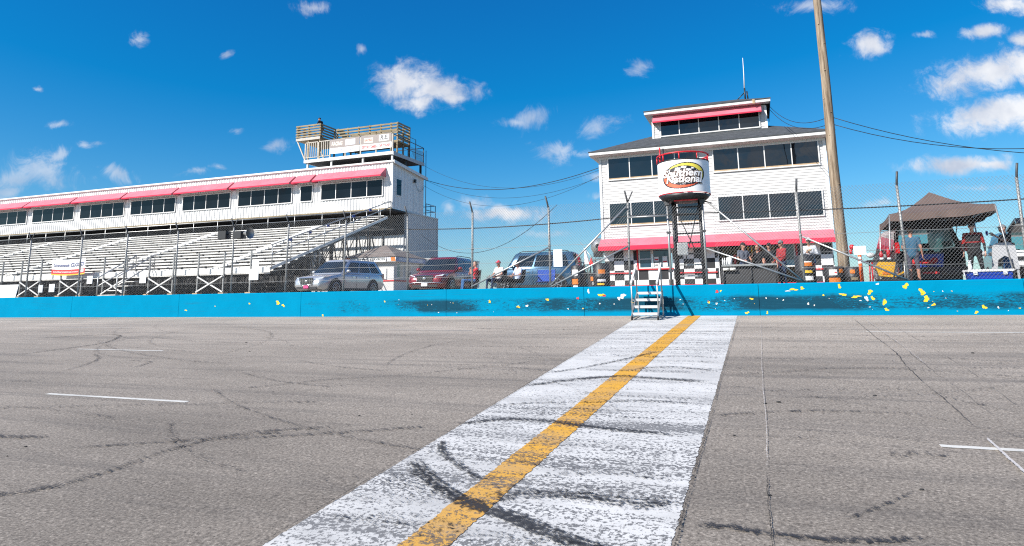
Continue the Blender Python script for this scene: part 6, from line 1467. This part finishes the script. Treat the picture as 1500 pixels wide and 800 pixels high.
    for e in (-1, 1): out.ball(hp(e * .031, -.082, .012), .011, .007, .007, 8, 6, -1.0, R_); out.cap(hp(e * .018, -.086, .030), hp(e * .046, -.078, .030), .005, .004, 6)
    out.use('lip') if 'lip' in M else out.use(cloth('lip', (.30, .09, .08)))
    out.cap(hp(-.020, -.089, -.058), hp(.020, -.089, -.058), .006, .006, 6)
    mt_ = Matrix.Translation(loc) @ Matrix.Rotation(rz, 4, 'Z') @ Matrix.Scale(s, 4)
    o = bpy.data.objects.new('person', out.mesh('person')); COL.objects.link(o); o.location = loc; o.rotation_euler = (0, 0, rz); o.scale = (s, s, s)
    INV[o] = Matrix.Identity(4); props(o, label, 'person', group)
    if glasses:
        mb = MB()
        for e in (-1, 1): mb.ball(hp(e * .032, -.090, .012), .026, .008, .018, 10, 6, -1.0, R_)
        mb.cap(hp(-.05, -.082, .018), hp(.05, -.082, .018), .005, .005, 6).tube([hp(.055, -.07, .018), hp(.082, .01, .012)], .004, 4).tube([hp(-.055, -.07, .018), hp(-.082, .01, .012)], .004, 4); part('sunglasses', mb, o, 'black', w=False)
    if cap:
        mb = MB().ball(hp(0, .010, .035), .086, .104, .095, 16, 8, 0.0, R_)
        if brim:
            n = 9; base = len(mb.v)
            for k in range(n + 1):
                a = PI + PI * k / n
                mb.v += [hp(.080 * cos(a), .0 + .092 * sin(a), .045), hp(.082 * cos(a), -.035 + .145 * sin(a), .030), hp(.080 * cos(a), -.034 + .143 * sin(a), .022), hp(.078 * cos(a), .002 + .09 * sin(a), .037)]
            for k in range(n):
                for j in range(4): q0 = base + 4 * k; mb.face((q0 + j, q0 + (j + 1) % 4, q0 + 4 + (j + 1) % 4, q0 + 4 + j))
        mb.ball(hp(0, .01, .128), .012, .012, .006, 8, 4)
        part('cap', mb, o, cap, w=False)
    if hair:
        mb = MB().ball(hp(0, .030, .022), .083, .086, .10 if not cap else .04, 14, 8, -.55, R_); part('hair', mb, o, hair, w=False)
    return o
def face(x, y, tx=0, ty=0): return atan2(-(x - tx), (y - ty)) if False else math.atan2((tx - x), -(ty - y))
GZ = .8
def racer_red(c, J): return c.z > 1.39 or (abs(c.x) > .18 and c.z > 1.15) or (1.175 < c.z < 1.20)
person('man in black racing suit with red shoulders and black cap standing by the blue cooler', (6.0, 22.85, GZ), face(6, 22.85), STAND, dict(anL=(.15, .02, .09), toL=(.18, -.15, .035), knL=(.13, -.02, .5), anR=(-.15, .02, .09), toR=(-.18, -.15, .035), knR=(-.13, -.02, .5)), dict(shirt='cloth_black', pants='cloth_black'), 1.04, 'cloth_black', short_sleeve=False, glasses=True, slim=1.1, stripe=('cloth_red', racer_red))
jm = person('man in black shirt, blue jeans and grey cap facing left with one hand raised', (7.0, 23.55, GZ), -PI / 2 + .25, STAND, dict(elL=(.24, -.16, 1.24), wrL=(.10, -.34, 1.42), elR=(-.23, -.05, 1.14), wrR=(-.16, -.28, 1.10), head=(0, -.04, 1.62)), dict(shirt='cloth_black', pants='denim'), 1.02, 'cap_grey', slim=1.1)
prop('drink_can', 'blue drink can held up by the man in the black shirt and jeans', 'can', MB().use('cooler_blue').lathe([(.028, 2.27), (.033, 2.29), (.033, 2.39), (.026, 2.41)], (6.58, 23.62, 0), 12).use('galv').lathe([(.026, 2.411), (.001, 2.411)], (6.58, 23.62, 0), 12), (6.58, 23.62, 2.27))
person('man in blue tee shirt and dark shorts seen from behind at the open minivan', (4.40, 22.85, GZ), PI - .35, STAND, dict(elL=(.26, -.02, 1.14), wrL=(.20, -.20, 1.0)), dict(shirt='tee_blue', pants='shorts_grey', skin='skin_b'), 1.0, None, hair='hair_brown', shorts=True, slim=1.15)
person('man in pale grey long-sleeved shirt and white cap behind the tall black drum', (1.70, 25.2, GZ), face(1.7, 25.2) - .2, STAND, dict(elL=(.27, -.02, 1.15), wrL=(.07, -.24, 1.20), elR=(-.27, -.02, 1.15), wrR=(-.05, -.25, 1.22), head=(0, -.03, 1.625)), dict(shirt='shirt_pale_grey', pants='denim', skin='skin_b'), 1.0, 'cap_white', short_sleeve=False, slim=1.1)
prop('sandwich', 'tan paper wrapped sandwich held by the man in pale grey', 'food', MB().use('block').cap((1.62, 24.93, 2.05), (1.72, 24.93, 2.10), .05, .045, 8), (1.66, 24.93, 2.0))
person('man in slate grey shirt, black cap and sunglasses behind the serving counter', (-.55, 27.15, GZ), .6, STAND, dict(elL=(.25, -.06, 1.14), wrL=(.14, -.28, 1.08), elR=(-.25, -.02, 1.13), wrR=(-.15, -.26, 1.05)), dict(shirt='shirt_slate', pants='denim_dark', skin='skin_b'), 1.03, 'cloth_black', glasses=True, slim=1.1, look=.4)
person('man in red plaid shirt and dark cap at the right end of the serving counter', (.84, 27.0, GZ), -.9, STAND, dict(elL=(.25, -.08, 1.15), wrL=(.13, -.30, 1.12), elR=(-.25, .0, 1.13), wrR=(-.22, -.18, .98)), dict(shirt='plaid_red', pants='denim_dark', skin='skin_b'), 1.04, 'cap_grey', short_sleeve=False, slim=1.12)
person('person in black with a dark cap standing further back behind the serving counter', (.42, 28.1, GZ), .1, STAND, {}, dict(shirt='cloth_black', pants='cloth_black', skin='skin_b'), 1.04, 'cloth_black', short_sleeve=True)
person('bare-armed person in black tee between the two capped men at the counter', (-.02, 27.5, GZ), -.5, STAND, dict(elR=(-.26, -.12, 1.2), wrR=(-.08, -.30, 1.30)), dict(shirt='cloth_black', pants='denim', skin='skin_b'), .98, None, hair='hair_dark')
def seated(label, x, y, rz, pose, colors, cap, chair_lab, cm, **kw):
    t = thing('camp_chair', chair_lab, 'chair', (x, y, GZ), 0, 'camp chairs behind the wall'); camp_chair(t, x, y, rz, cm)
    return person(label, (x, y, GZ), rz, SEAT, pose, colors, 1.0, cap, **kw)
seated('seated bareheaded person in bright red tee and jeans before the red car', -11.4, 25.2, -.95, dict(wrL=(.04, -.04, .98), elL=(.24, -.06, .80), wrR=(-.02, -.06, .96), elR=(-.24, -.06, .80)), dict(shirt='bright_red', pants='denim'), None, 'dark camp chair under the person in red tee', 'cloth_black', hair='hair_brown')
seated('seated man in white polo shirt, red cap and sunglasses behind the wall', -10.2, 25.0, -.40, {}, dict(shirt='shirt_white', pants='denim_dark', skin='skin_b'), 'cap_red', 'dark camp chair under the man in white polo', 'cloth_black', glasses=True, slim=1.15)
seated('seated man in pale blue shirt and dark cap beside the white polo man', -9.78, 26.1, -.55, dict(wrL=(.10, -.18, .70), wrR=(-.10, -.18, .70)), dict(shirt='shirt_pale_blue', pants='cloth_black', skin='skin_b'), 'cloth_black', 'dark camp chair under the man in pale blue shirt', 'cloth_black', slim=1.1)
person('person in black shirt and cap bending over inside the lumber crow nest', (-31.35, 40.75, 12.96), -PI / 2, STAND, dict(pel=(0, .12, .86), waist=(0, .06, 1.10), chest=(0, -.01, 1.34), neck=(0, -.10, 1.50), head=(0, -.16, 1.64), shL=(.185, -.05, 1.45), shR=(-.185, -.05, 1.45), elL=(.24, -.26, 1.1), elR=(-.24, -.26, 1.1), wrL=(.2, -.48, 1.1), wrR=(-.2, -.48, 1.1), hpL=(.085, .12, .84), hpR=(-.085, .12, .84), knL=(.1, -.06, .48), knR=(-.1, -.06, .48)), dict(shirt='cloth_black', pants='shorts_grey'), 1.0, 'cloth_black')
